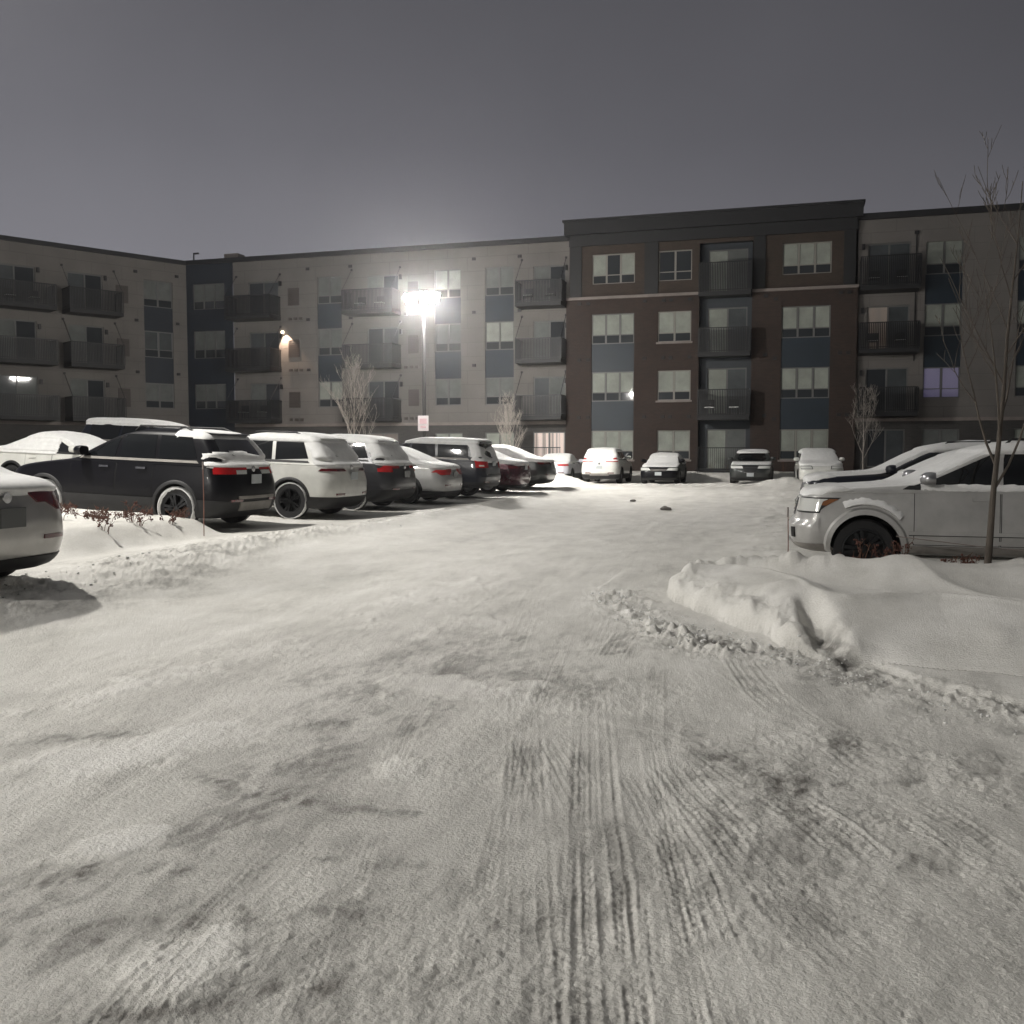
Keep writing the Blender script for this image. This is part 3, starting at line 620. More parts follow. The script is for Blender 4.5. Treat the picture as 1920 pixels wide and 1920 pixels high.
    if rails:
        for sd in (1, -1):
            b = MB(); zt = B.z1 - .045 * kz; yy = sd * B.w(B.z1 - .05 * kz) * .93
            b.tube([(xa1 - .1, yy, zt - .02), (xa1 - .2, yy, zt + .07), (B.xr(ct) + .55, yy, zt + .075), (B.xr(ct) + .4, yy, zt + .02)], .018, 6); b.build('roof_rail', M['plastic'], root, 50)
    if extra: extra(B, root, pm)
    return root

P_BLK = mat('black_paint', (.004, .004, .006), .34, spec=.18, coat=.05); P_WHT = paint('white_paint', (.66, .66, .62), .35); P_SIL = paint('silver_paint', (.46, .45, .43), .35, .55); P_GRY = mat('dark_grey_paint', (.030, .030, .034), .3, .2, coat=.4)
P_SIL2 = paint('grey_silver_paint', (.50, .50, .49), .35, .4); P_MAR = paint('maroon_paint', (.075, .010, .022), .25, .3); P_NAVY = mat('near_black_paint', (.011, .013, .020), .3, spec=.35, coat=.3); P_GRN = paint('grey_green_paint', (.030, .034, .033), .3, .2)
P_4R = paint('silver_truck_paint', (.47, .465, .45), .38, .35, .82); P_WHT2 = paint('cold_white_paint', (.55, .55, .60), .35)
LEFT = math.pi     # cars whose nose points to -X
def rq(t0, t1, z0, z1, u0=None, u1=None): return [(t0, z0), (t1, z0), (u1 if u1 is not None else t1, z1), (u0 if u0 is not None else t0, z1)]
# --- left row, tails towards the lane
car('parked_car', (-7.11 - 2.32, 7.38), LEFT, 'silver sedan cut off by the left edge, its tail nearest the camera', 'car', 'sedan', (4.65, 1.84, 1.47), P_SIL, dict(roof=.05, rear=.05, rt=.35, hood=.04, ws=.03, rn=.1), tail=dict(red=[rq(.68, 1.85, .86, .96, .52, 1.75), rq(1.15, 1.8, .78, .86, .9, 1.85)]), tailm='red_dk',
    lower_h=.34, rim='rim', plate=(.64, .80), plate_m='plate_dk', head=rq(3.3, 4.3, .62, .76))
def rav_extra(B, root, pm):
    across(B, .9, .98, lambda a: .455, lambda a: .50, False, off=.05, nv=2, th=.06).build('bumper_trim', M['chrome'], root, 50)
car('parked_car', (-8.95 - 2.3, 14.75), LEFT, 'black SUV with red taillights and white snow rings on its wheels', 'SUV', 'suv', (4.6, 1.87, 1.70), P_BLK, dict(roof=.012, rear=.03, rt=.30, rn=.25, rzt=.15, rx=-1.15), tail=dict(red=[rq(.40, 1.75, 1.03, 1.07, .38, 1.7), rq(.95, 1.75, .96, 1.03)], clear=[rq(.45, .95, .96, 1.025, .42, .95)]),
    lower_h=.52, wsnow=1.15, rails=True, chrome=True, bumper=[(.55, .60, .93, 'bumper_grey'), (.36, .50, .86, 'bumper_grey')], plate=(.80, .93))
car('parked_car', (-8.62 - 2.28, 17.95), LEFT, 'white SUV with black wheel arches and thin dark taillights beside the black SUV', 'SUV', 'suv', (4.55, 1.86, 1.69), P_WHT, dict(roof=.045, rear=.03, rt=.22, rn=.25), tail=dict(red=[rq(.50, 1.9, .97, 1.02, .66, 1.75)]), tailm='red_dk',
    lower_h=.46, wsnow=.6, rails=True, plate=(.80, .93), quarter=True)
car('parked_car', (-8.72 - 2.32, 20.95), LEFT, 'dark grey SUV with snowy rear window between two white cars', 'SUV', 'suv', (4.65, 1.84, 1.69), P_GRY, dict(roof=.05, rear=.03, rt=.22, rn=.2), tail=dict(red=[rq(.62, 1.8, .98, 1.04, .60, 1.6), rq(1.2, 1.9, .90, .98)]),
    lower_h=.5, wsnow=.6, plate=(.78, .90), plate_m='plate_dk', rim='rim_dk')
car('parked_car', (-8.55 - 2.32, 23.9), LEFT, 'light silver sedan with snow covered rear window and red wedge taillights', 'car', 'sedan', (4.64, 1.78, 1.45), P_SIL2, dict(roof=.045, rear=.045, rt=.30, hood=.04, ws=.03, rn=.1), tail=dict(red=[rq(.50, 1.95, .84, .93, .44, 1.6), rq(.75, 1.5, .78, .84, .6, 1.7)]),
    lower_h=.36, plate=(.74, .84), plate_m='plate_dk')
car('parked_car', (-8.45 - 2.42, 27.0), LEFT, 'black SUV with large square red taillights and snow on its roof', 'SUV', 'boxy', (4.85, 1.86, 1.72), P_NAVY, dict(roof=.055, rear=.03, rt=.22, rn=.3), tail=dict(red=[rq(.80, 1.95, .92, 1.17)], clear=[rq(1.3, 1.7, .96, 1.0)]),
    lower_h=.5, rim='rim', plate=(.98, 1.08), bumper=[(.70, .74, .95, 'chrome')], chrome=True)
car('parked_car', (-8.35 - 2.4, 30.2), LEFT, 'maroon sedan under a thick snow cap near the end of the row', 'car', 'sedan', (4.8, 1.84, 1.47), P_MAR, dict(roof=.055, rear=.05, rt=.3, hood=.05, ws=.04, rn=.15), tail=dict(red=[rq(.75, 1.9, .82, .90)]), tailm='red_dk', lower_h=.3, rim='rim')
car('parked_car', (-8.25 - 2.45, 33.2), LEFT, 'dark grey sedan with upright tail, last of the left row', 'car', 'sedan', (4.95, 1.88, 1.47), P_GRN, dict(roof=.055, rear=.05, rt=.35, hood=.05, ws=.04, rn=.1), tail=dict(red=[rq(.2, 1.8, .88, .95)]), tailm='red_dk', lower_h=.34, plate_m='plate_dk')
# --- row behind, nose to nose with the left row
car('parked_car', (-17.6, 20.6), 0, 'white sedan buried in snow seen over the hood of the black SUV', 'car', 'sedan', (4.7, 1.82, 1.46), P_WHT, dict(roof=.08, rear=.06, rt=.2, hood=.07, ws=.07, rn=.1), lower_h=.3, rim='rim_dk', head=rq(3.3, 4.3, .66, .78))
car('parked_car', (-17.9, 24.6), 0, 'dark long SUV with flat snowy roof behind the white sedan', 'SUV', 'boxy', (5.4, 1.98, 1.93), P_NAVY, dict(roof=.05, hood=.06, ws=.0), lower_h=.4, head=rq(3.5, 4.4, .85, 1.0), chrome=True)
car('parked_car', (-18.6, 14.9), 0, 'white car with dark red taillight at the left edge behind the silver sedan', 'car', 'sedan', (4.7, 1.80, 1.47), P_WHT, dict(roof=.08, rear=.06, rt=.1, hood=.06, ws=.07, rn=.1), lower_h=.3, head=rq(3.3, 4.3, .66, .78), tail=dict(red=[rq(.68, 1.85, .86, .96)]))
# --- far row in front of the building
UP, DN = PI / 2, -PI / 2
car('parked_car', (-11.35, 47.7), UP, 'small silver sedan with snowy rear window left of the white SUV', 'car', 'sedan', (4.6, 1.80, 1.42), P_WHT2, dict(roof=.05, rear=.045, rt=.3, hood=.05, ws=.04, rn=.1), tail=dict(red=[rq(.70, 1.9, .84, .96, .60, 1.7)]), lower_h=.46, plate=(.72, .82))
car('parked_car', (-8.85, 47.3), UP, 'white SUV seen from behind with high red taillights by the brick wall', 'SUV', 'suv', (4.6, 1.86, 1.69), P_WHT, dict(roof=.05, rear=.03, rt=.22, rn=.2), tail=dict(red=[rq(.55, 1.8, 1.04, 1.10, .66, 1.6), rq(1.0, 1.7, 1.10, 1.26, 1.1, 1.5)]), lower_h=.46, plate=(.72, .84), bumper=[(.40, .50, .8, 'bumper_grey')])
car('parked_car', (-6.05, 47.3), DN, 'black sedan facing the camera with snow on windshield and hood', 'car', 'sedan', (4.5, 1.80, 1.44), P_BLK, dict(roof=.06, rear=.05, rt=.3, hood=.035, ws=.035, rn=.1), head=rq(3.25, 4.35, .64, .76, 3.15, 4.1), lower_h=.30, grille=(.60, .72, .6, .75))
car('parked_car', (-1.85, 46.9), DN, 'dark green grey SUV facing the camera with wide hexagonal grille', 'SUV', 'suv', (4.5, 1.88, 1.62), P_GRN, dict(roof=.045, hood=.02), head=rq(3.4, 4.45, .76, .87, 3.3, 4.35), lower_h=.36, grille=(.50, .88, .40, .58), chrome=True, bumper=None)
# --- right row, noses towards the lane
def silver_extra(B, root, pm):
    for sd in (1, -1):
        b = MB(); patch(B, rq(2.985, 3.03, .95, 1.03, 2.95, 2.98), 6, 3, .016, sd, .03, mb=b); b.build('turn_signal', M['amber'], root, 50)
        b = MB(); patch(B, rq(3.72, 4.0, .53, .66), 4, 3, .014, sd, .03, mb=b); b.build('fog_light_recess', M['underside'], root, 50)
        b = MB(); x1 = B.xf(.6) - .95 - .50; patch(B, [(-1.0, .60), (x1, .60), (x1, .645), (-1.0, .645)], 16, 1, .016, sd, .02, side_x=True, mb=b); b.build('side_moulding', pm, root, 50); b = MB(); patch(B, [(-1.0, .590), (x1, .590), (x1, .604), (-1.0, .604)], 16, 1, .012, sd, .02, side_x=True, mb=b); b.build('moulding_groove', M['underside'], root, 50)
        b = MB(); zb = B.belt + .03
        o = []
        xs = [(-1.9 + 2.75 * k / 60) for k in range(61)]; rr = random.Random(4)
        for x_ in xs:
            q = B.S(B.side_t(x_, zb - .02), zb - .02, sd); t_ = .022 + .012 * rr.random()
            o += [(q.x, q.y - sd * .03, zb - .05), (q.x, q.y + sd * .020, zb - .050 - .01 * rr.random()), (q.x, q.y + sd * t_, zb - .01), (q.x, q.y - sd * .005, zb + .02 + .015 * rr.random()), (q.x, q.y - sd * .04, zb + .01)]
        b.add(o, [(k * 5 + j, k * 5 + j + 1, (k + 1) * 5 + j + 1, (k + 1) * 5 + j) for k in range(60) for j in range(4)]); b.build('ledge_snow', M['snow'], root, 60)
        b = MB(); fa = B.xf(.6) - .92; o = []
        for k in range(25):
            a = PI * (.36 + .40 * k / 24)
            for r_, of in ((.565, .02), (.575, .052), (.61, .05), (.635 + .03 * rr.random(), .0)):
                X_, Z_ = fa + r_ * math.cos(a), .40 + r_ * math.sin(a); q = B.S(B.side_t(X_, Z_), Z_, sd); o.append((q.x, q.y + sd * of, q.z))
        b.add(o, [(k * 4 + j, k * 4 + j + 1, (k + 1) * 4 + j + 1, (k + 1) * 4 + j) for k in range(24) for j in range(3)]); b.build('arch_snow', M['snow'], root, 60)
car('parked_car', (2.37, 13.78), LEFT, 'silver SUV with flared wheel arches behind the snow bank on the right', 'SUV', 'boxy', (4.85, 1.92, 1.76), P_4R, dict(roof=.05, hood=.045, ws=.03, z=1.60), head=rq(3.06, 4.2, .87, 1.03, 2.985, 4.1), lower_h=.46, lower='bumper_grey', flare=.085, chrome=False, mirror=M['rim'], extra=silver_extra, rails=True, grille=(.80, 1.02, .45, .5), rim='rim_dk')
car('parked_car', (2.38, 16.75), LEFT, 'white SUV with snow on the hood, just beyond the silver one', 'SUV', 'suv', (4.6, 1.86, 1.70), P_WHT, dict(roof=.06, hood=.06, ws=.05), head=rq(3.4, 4.1, .86, .96, 3.3, 4.0), lower_h=.4, rails=False, grille=(.6, .8, .5, .5))
car('parked_car', (2.50, 19.8), LEFT, 'dark SUV with snow slid off its hood and black side windows', 'SUV', 'boxy', (4.9, 1.92, 1.80), P_NAVY, dict(roof=.07, hood=.07, ws=.06), head=rq(3.4, 4.1, .92, 1.03, 3.3, 4.0), lower_h=.4, rails=True, grille=(.7, .95, .5, .5))
car('parked_car', (1.05, 44.2), DN + .05, 'snow covered white car facing the camera beside the right snow pile', 'car', 'suv', (4.5, 1.82, 1.60), P_WHT, dict(roof=.09, hood=.09, ws=.08), head=rq(3.4, 4.3, .80, .92, 3.3, 4.2), lower_h=.34)

# ------------------------------------------------------------------ apartment building
bld = empty('apartment_building', (-12, 52.5, .8)); tag(bld, 'four storey apartment building with brick tower and dark balconies across the whole background', 'building')
Binv = Matrix.Translation((-12, 52.5, .8)).inverted()
GY0 = 52.5
class Fr:   # facade frame: s along, o out of the wall, z up
    def __init__(f, P, d, n): f.P, f.d, f.n = Vector(P), Vector(d), Vector(n)
    def __call__(f, s, o, z): v = Binv @ (f.P + f.d * s + f.n * o + Vector((0, 0, z))); return (v.x, v.y, v.z)
MAIN = Fr((0, GY0, 0), (1, 0, 0), (0, -1, 0))
th = math.radians(31); dW = Vector((math.sin(th), math.cos(th), 0)); nW = Vector((math.cos(th), -math.sin(th), 0))
WING = Fr((-36.5, GY0, 0), dW, nW)
class W(MB):
    def __init__(s, fr): super().__init__(); s.fr = fr
    def b(s, s0, s1, o0, o1, z0, z1, mi=0): s.box(s0, s1, o0, o1, z0, z1, mi, T=s.fr)
def wall(fr, name, m, s0, s1, z0, z1, holes, off=0., depth=.16, parent=bld):
    b = W(fr); S_ = sorted({s0, s1} | {min(max(h[k], s0), s1) for h in holes for k in (0, 1)}); Z_ = sorted({z0, z1} | {min(max(h[k], z0), z1) for h in holes for k in (2, 3)})
    for i in range(len(S_) - 1):
        for j in range(len(Z_) - 1):
            cs, cz = (S_[i] + S_[i+1]) / 2, (Z_[j] + Z_[j+1]) / 2
            if any(h[0] < cs < h[1] and h[2] < cz < h[3] for h in holes): continue
            b.add([fr(S_[i], off, Z_[j]), fr(S_[i+1], off, Z_[j]), fr(S_[i+1], off, Z_[j+1]), fr(S_[i], off, Z_[j+1])], [(0, 1, 2, 3)])
    for (a, c, e, g_) in holes:
        a, c, e, g_ = max(a, s0), min(c, s1), max(e, z0), min(g_, z1)
        if a >= c or e >= g_: continue
        p = [(a, e), (c, e), (c, g_), (a, g_)]
        for k in range(4):
            q0, q1 = p[k], p[(k + 1) % 4]; b.add([fr(q0[0], off, q0[1]), fr(q1[0], off, q1[1]), fr(q1[0], off - depth, q1[1]), fr(q0[0], off - depth, q0[1])], [(0, 1, 2, 3)])
    return b.build(name, m, parent)
def window(fr, s0, s1, z0, z1, n, off=0., bm='blind', fm='frame', dark=(), low=.30, gm='glass', sill=None, full=False):
    o = off - .10; b = W(fr); bw = .055
    b.b(s0, s1, o - .03, o + .02, z0, z0 + bw); b.b(s0, s1, o - .03, o + .02, z1 - bw, z1); b.b(s0, s0 + bw, o - .03, o + .019, z0 + bw, z1 - bw); b.b(s1 - bw, s1, o - .03, o + .019, z0 + bw, z1 - bw)
    iw = (s1 - s0 - 2 * bw); mu = .10; cw = (iw - mu * (n - 1)) / n; zt = z0 + (z1 - z0) * low; cells = []
    for k in range(n):
        a = s0 + bw + k * (cw + mu); cells.append((a, a + cw))
        if k: b.b(a - mu, a, o - .03, o + .022, z0 + bw, z1 - bw)
        if not full: b.b(a, a + cw, o - .028, o + .016, zt - .025, zt + .025)
    fo = b.build('window', M[fm], bld)
    pb = W(fr)
    for k, (a, c) in enumerate(cells):
        if not full: pb.b(a, c, o - .05, o - .012, z0 + bw, zt - .025)
        if k in dark: pb.b(a, c, o - .05, o - .012, zt + .025 if not full else z0 + bw, z1 - bw)
    if pb.v: pb.build('pane', M[gm], fo)
    bb = W(fr)
    for k, (a, c) in enumerate(cells):
        if k in dark: continue
        if dark and bb.v: bb.build('blind', M[bm], fo); bb = W(fr)
        bb.b(a + .012, c - .012, o - .05, o - .016, (zt + .028) if not full else z0 + bw, z1 - bw - .003)
    if bb.v: bb.build('blind', M[bm], fo)
    if sill: sb = W(fr); sb.b(s0 - .08, s1 + .08, off - .02, off + .07, z0 - .10, z0 - .002); sb.build('sill', M[sill], fo)
def door(fr, s0, s1, z0, z1, off=0., left='blind_dim', right='glass', fm='frame'):
    o = off - .10; b = W(fr); b.b(s0, s0 + .06, o - .03, o + .03, z0, z1); b.b(s1 - .06, s1, o - .03, o + .03, z0, z1); b.b(s0 + .06, s1 - .06, o - .03, o + .028, z1 - .07, z1); b.b(s0 + .06, s1 - .06, o - .03, o + .028, z0, z0 + .06)
    m = (s0 + s1) / 2; b.b(m - .045, m + .045, o - .03, o + .024, z0 + .06, z1 - .07); fo = b.build('sliding_door', M[fm], bld)
    for nm_, a, c, mt in (('pane', s0 + .06, m - .045, left), ('pane', m + .045, s1 - .06, right)): q = W(fr); q.b(a, c, o - .05, o - .012, z0 + .06, z1 - .07); q.build(nm_, M[mt], fo)
def balcony(fr, s0, s1, z0, ztop, off=0., depth=1.35, chairs=False, rods=True):
    b = W(fr); b.b(s0, s1, off + .003, off + depth, z0 - .22, z0 - .003); bo = b.build('balcony', M['trim'], bld)
    r = W(fr); e = .05
    def seg(a, c, oa, ob):
        r.b(a, c, oa, ob, ztop - .05, ztop); r.b(a, c, oa, ob, z0 + .05, z0 + .09)
    seg(s0, s1, off + depth - e, off + depth); seg(s0, s0 + e, off + .01, off + depth - e); seg(s1 - e, s1, off + .01, off + depth - e)
    n = int((s1 - s0) / .085)
    for k in range(n + 1):
        a = s0 + (s1 - s0 - .02) * k / n; t = .05 if k % max(1, n // 2) == 0 else .046; r.b(a, a + t, off + depth - .035, off + depth - .012, z0, ztop - .05)
    n = int(depth / .105)
    for k in range(n):
        q = off + .03 + k * .105
        for sa in (s0 + .012, s1 - .035): r.b(sa, sa + .02, q, q + .04, z0, ztop - .05)
    r.build('railing', M['metal_blk'], bo)
    if rods:
        for sa in (s0 + .03, s1 - .03):
            t = W(fr); t.tube([fr(sa, off + depth - .04, ztop), fr(sa, off + .03, ztop + 1.35)], .018, 4); t.b(sa - .06, sa + .06, off + .002, off + .04, ztop + 1.3, ztop + 1.42); t.build('tie_rod', M['metal_blk'], bo)
    if chairs:
        m = (s0 + s1) / 2
        for sx in (m - .7, m + .55):
            c = W(fr); c.b(sx - .25, sx + .25, off + .5, off + .95, z0 + .38, z0 + .42); c.b(sx - .25, sx + .25, off + .45, off + .49, z0 + .42, z0 + .85)
            for a in (-.23, .20):
                for q in (.5, .92): c.b(sx + a, sx + a + .03, off + q, off + q + .03, z0, z0 + .38)
            sw = c.build('patio_chair', M['metal_blk'], bo); c2 = W(fr); c2.b(sx - .24, sx + .24, off + .51, off + .94, z0 + .421, z0 + .45); c2.build('snow', M['snow'], sw)
def panel(fr, s0, s1, z0, z1, m='blue', off=0.): b = W(fr); b.b(s0, s1, off - .05, off + .025, z0, z1); b.build('spandrel_panel', M[m], bld)
def louvre(fr, s0, s1, z0, z1, off=0.):
    b = W(fr); b.b(s0, s1, off - .05, off + .03, z0, z1)
    for k in range(9): zz = z0 + (z1 - z0) * (k + .3) / 9; b.b(s0 + .03, s1 - .03, off + .03, off + .05, zz, zz + .04)
    b.build('louvre', M['louvre'], bld)
def vents(fr, s, z, n=3, off=0., sp=.35):
    b = W(fr)
    for k in range(n): b.b(s + k * sp, s + k * sp + .2, off + .002, off + .08, z, z + .16)
    b.build('wall_vent', M['trim'] if n < 3 else M['louvre'], bld)
def sconce(fr, s, z, off=0.): b = W(fr); b.b(s - .07, s + .07, off + .002, off + .12, z - .14, z + .14); b.build('wall_light', M['metal_blk'], bld)

ZW = [(4.43, 5.97), (7.52, 9.12), (10.58, 12.18)]       # window sill / head of storeys 2..4
ROOF = 13.55
# --- main facade: storeys 2..4, left part
winL = [(-27.5, -25.9), (-20.0, -18.4), (-16.95, -15.25)]
strip = lambda a, c: [(a, c, ZW[0][0], ZW[2][1])]
doorsL = [(-32.15, -30.1), (-24.25, -22.25), (-14.1, -12.25)]
DZ = [(3.68, 5.95), (6.80, 9.05), (9.90, 12.08)]
holes = [h for a, c in winL for h in strip(a, c)] + [(a, c, z0, z1) for a, c in doorsL for z0, z1 in DZ]
wall(MAIN, 'upper_wall', M['pale'], -33.2, -12.0, 3.45, 13.35, holes)
for i, (a, c) in enumerate(winL):
    for k, (z0, z1) in enumerate(ZW): window(MAIN, a, c, z0, z1, 2, bm='blind_dim' if (i + k) % 3 else 'blind')
    for k in (0, 1): panel(MAIN, a, c, ZW[k][1], ZW[k + 1][0], 'blue', -.09)
for i, (a, c) in enumerate(doorsL):
    for k, (z0, z1) in enumerate(DZ):
        lm, rm = [('blind_dim', 'glass'), ('blind_dark', 'glass'), ('glass', 'blind_dark')][(i + k) % 3] if i != 2 else [('blind_dark', 'blind_dim'), ('blind_dim', 'glass'), ('blind_dim', 'glass')][k]
        door(MAIN, a, c, z0, z1, left=lm, right=rm)
for s0, s1, ch in ((-33.0, -29.95, 0), (-25.25, -22.1, 2), (-14.8, -12.2, 2)):
    for k, (z0, zt) in enumerate(((3.72, 4.86), (6.82, 7.96), (9.92, 11.1))): balcony(MAIN, s0, s1, z0, zt, chairs=(k == ch))
for z0, z1 in ((4.42, 5.38), (7.47, 8.52), (10.56, 11.6)): louvre(MAIN, -29.45, -28.7, z0, z1); louvre(MAIN, -21.65, -21.0, z0, z1)
for z in (3.62, 6.6, 9.68): vents(MAIN, -29.4, z, 3); vents(MAIN, -21.9, z, 3)
for s in (-28.2, -25.4, -17.7, -15.0):
    for z in (6.6, 9.6, 12.6): vents(MAIN, s, z, 1)
for s in (-29.95, -22.1, -12.15 - .08):
    for z in (5.7, 8.75, 11.9): sconce(MAIN, s, z)
# --- navy section at the inner corner
cz = [(4.43, 5.97), (7.56, 9.25), (10.58, 12.15)]
wall(MAIN, 'corner_wall', M['navy'], -36.5, -33.2, .4, 13.35, [(-36.05, -33.8, a, c) for a, c in cz] + [(-36.05, -33.8, 1.2, 2.8)], .04)
for a, c in cz + [(1.2, 2.8)]: window(MAIN, -36.05, -33.8, a, c, 3, .04, 'blind_dim', low=.33)
# --- ground storey, left
gl = [(-27.5, -25.9), (-20.0, -18.3), (-16.95, -15.2)]
wall(MAIN, 'ground_floor_wall', M['dkbrick'], -33.2, -12.0, .3, 3.28, [(a, c, 1.25, 2.85) for a, c in gl] + [(-14.1, -12.25, .85, 2.87), (-32.1, -30.1, .85, 2.87), (-24.3, -22.3, .85, 2.87)], .05)
for a, c in gl: window(MAIN, a, c, 1.25, 2.85, 2, .05, 'blind', full=False, low=.25)
door(MAIN, -14.1, -12.25, .85, 2.87, .05, 'curtain_lit', 'curtain_lit'); door(MAIN, -32.1, -30.1, .85, 2.87, .05, 'blind_dim', 'glass'); door(MAIN, -24.3, -22.3, .85, 2.87, .05, 'stone', 'stone')
b = W(MAIN); b.b(-33.2, -12.15, -.02, .10, 3.281, 3.449); b.build('stone_ledge', M['stone'], bld)
r = W(MAIN)
r.b(-15.0, -12.2, 1.35, 1.39, 1.95, 2.0); r.b(-15.0, -12.2, 1.35, 1.39, .95, 1.0)
for k in range(27): r.b(-15.0 + k * .106, -14.98 + k * .106, 1.36, 1.38, 1.0, 1.95)
r.build('patio_railing', M['metal_blk'], bld)
# --- brick tower
TO = .30
tw = [(-10.72, -8.38, 3), (-7.1, -5.33, 2), (-.70, 1.72, 3)]; TZ = [(1.32, 2.90), (4.50, 6.10), (7.62, 9.24)]
T4 = (10.88, 12.48); KX = (-4.92, -2.2)
holes = []
for a, c, n in tw:
    if n == 3: holes.append((a, c, TZ[0][0], TZ[2][1]))
    else: holes += [(a, c, z0, z1) for z0, z1 in TZ]
wall(MAIN, 'tower_wall', M['brick'], -12.15, 3.0, .3, 10.05, holes + [(KX[0], KX[1], .3, 10.05)], TO)
wall(MAIN, 'tower_upper_wall', M['brick_up'], -12.0, 2.9, 10.2, 13.1, [(a, c, *T4) for a, c, n in tw] + [(KX[0], KX[1], 10.2, 12.75)], TO - .12)
# tower returns and body
b = W(MAIN); b.b(-12.15, -12.149, -.3, TO - .004, .3, 10.04); b.b(2.999, 3.0, -.3, TO - .004, .3, 10.04); b.b(-12.0, -11.999, -.3, TO - .124, 10.2, 13.1); b.b(2.899, 2.9, -.3, TO - .124, 10.2, 13.1); b.build('tower_return', M['brick'], bld)
b = W(MAIN)
for s0, s1 in ((-12.15, KX[0]), (KX[1], 3.05)): b.b(s0, s1, -.1, TO + .06, 10.051, 10.199)
b.build('stone_band', M['stone'], bld)
for s0, s1 in ((-11.95, -11.3), (-7.85, -7.12), (-2.15, -1.55), (2.3, 2.88)): b = W(MAIN); b.b(s0, s1, TO - .2, TO - .03, 10.201, 12.95); b.build('dark_pilaster', M['trim'], bld)
b = W(MAIN); b.b(-12.0, 2.95, -.5, TO + .02, 12.951, 13.55); b.b(-12.22, 3.18, -.5, TO + .30, 13.551, 14.22); b.b(-12.30, 3.26, -1.5, TO + .40, 14.221, 14.34); b.b(-12.2, 3.15, -6, -.5, 13.0, 14.2); b.build('tower_crown', M['trim'], bld)
for i, (a, c, n) in enumerate(tw):
    for k, (z0, z1) in enumerate(TZ): window(MAIN, a, c, z0, z1, n, TO, 'blind', 'frame_lt' if k == 0 or n == 2 else 'frame', sill='stone' if (n == 2 or k == 0) else None)
    window(MAIN, a, c, *T4, n, TO - .12, 'blind', 'frame_lt', dark=[(1,), (0, 1), ()][i])
    if n == 3:
        for k in (0, 1): panel(MAIN, a, c, TZ[k][1], TZ[k + 1][0], 'blue', TO - .08)
for s in (-11.5, -11.0, -7.9, -6.9, -6.5, -5.5, -1.6, -1.1, 2.1, 2.5):
    for z in (3.55, 6.7, 9.75): vents(MAIN, s, z - (.18 if abs(s + 1.1) < .01 else 0), 1, TO)
# recessed balcony bay of the tower
RB = -.25
wall(MAIN, 'bay_wall', M['slate'], KX[0], KX[1], .3, 12.75, [(-4.5, -2.45, .80, 2.95), (-4.5, -2.45, 3.75, 6.2), (-4.5, -2.45, 6.95, 9.4), (-4.5, -2.45, 10.1, 12.45)], RB)
b = W(MAIN)
for s in (KX[0], KX[1] - .001): b.b(s, s + .001, RB, TO - .01, .3, 12.75)
b.b(KX[0], KX[1], RB, TO - .12, 12.75, 12.751); b.build('bay_return', M['slate'], bld)
for k, (z0, z1) in enumerate(((.80, 2.95), (3.75, 6.2), (6.95, 9.4), (10.1, 12.45))): door(MAIN, -4.5, -2.45, z0, z1, RB, 'blind', 'blind_dim' if k in (0, 3) else 'blind_dark', 'frame')
for z0, zt in ((3.62, 5.0), (6.92, 8.2), (10.05, 11.55)): balcony(MAIN, KX[0] + .03, KX[1] - .03, z0, zt, RB + .5, .95, chairs=(z0 < 4), rods=False)
r = W(MAIN); r.b(KX[0], KX[1], 1.2, 1.25, 1.92, 1.97); r.b(KX[0], KX[1], 1.2, 1.25, .80, .86)
for k in range(26): r.b(KX[0] + k * .106, KX[0] + .02 + k * .106, 1.21, 1.235, .86, 1.92)
r.b(KX[0], KX[1], .31, 1.3, .55, .75); r.build('patio_railing', M['metal_blk'], bld)
# --- right part
winR = [(6.2, 7.92), (10.4, 12.1), (17, 18.7)]; doorsR = [(3.48, 5.5), (13.5, 15.5)]
DZR = [(3.72, 6.0), (6.85, 9.12), (9.95, 12.25)]
wall(MAIN, 'upper_wall', M['pale'], 3.0, 21.0, 3.45, 13.45, [h for a, c in winR for h in strip(a, c)] + [(a, c, z0, z1) for a, c in doorsR for z0, z1 in DZR])
for i, (a, c) in enumerate(winR):
    for k, (z0, z1) in enumerate(ZW): window(MAIN, a, c, z0, z1 + (.1 if k == 2 else 0), 2, bm='purple' if (i == 0 and k == 0) else 'blind', gm='purple' if (i == 0 and k == 0) else 'glass')
    for k in (0, 1): panel(MAIN, a, c, ZW[k][1], ZW[k + 1][0], 'blue', -.09)
for i, (a, c) in enumerate(doorsR):
    for k, (z0, z1) in enumerate(DZR): door(MAIN, a, c, z0, z1, left=['glass', 'curtain_warm', 'blind_dark'][k], right=['blind_dark', 'blind_dark', 'blind_dark'][k])
for s0, s1 in ((3.08, 5.85), (13.1, 15.9)):
    for k, (z0, zt) in enumerate(((3.72, 4.95), (6.85, 8.15), (9.95, 11.4))): balcony(MAIN, s0, s1, z0, zt, chairs=(k > 0), rods=False)
for z in (5.75, 8.9, 12.1): sconce(MAIN, 3.25, z)
b = W(MAIN); b.tube([MAIN(5.75, .05, 6.3), MAIN(5.75, .05, 12.6)], .03, 5); b.b(5.65, 5.85, .002, .12, 12.6, 12.75); b.build('downpipe', M['trim'], bld)
gr_ = [(3.6, 5.4), (6.2, 7.95), (10.4, 12.1)]
wall(MAIN, 'ground_floor_wall', M['dkbrick'], 3.0, 21.0, .3, 3.28, [(a, c, .95 if i == 0 else 1.3, 2.88) for i, (a, c) in enumerate(gr_)], .05)
door(MAIN, 3.6, 5.4, .95, 2.88, .05, 'glass', 'blind_dark'); window(MAIN, 6.2, 7.95, 1.3, 2.88, 2, .05, 'blind_dim'); window(MAIN, 10.4, 12.1, 1.3, 2.88, 2, .05, 'blind')
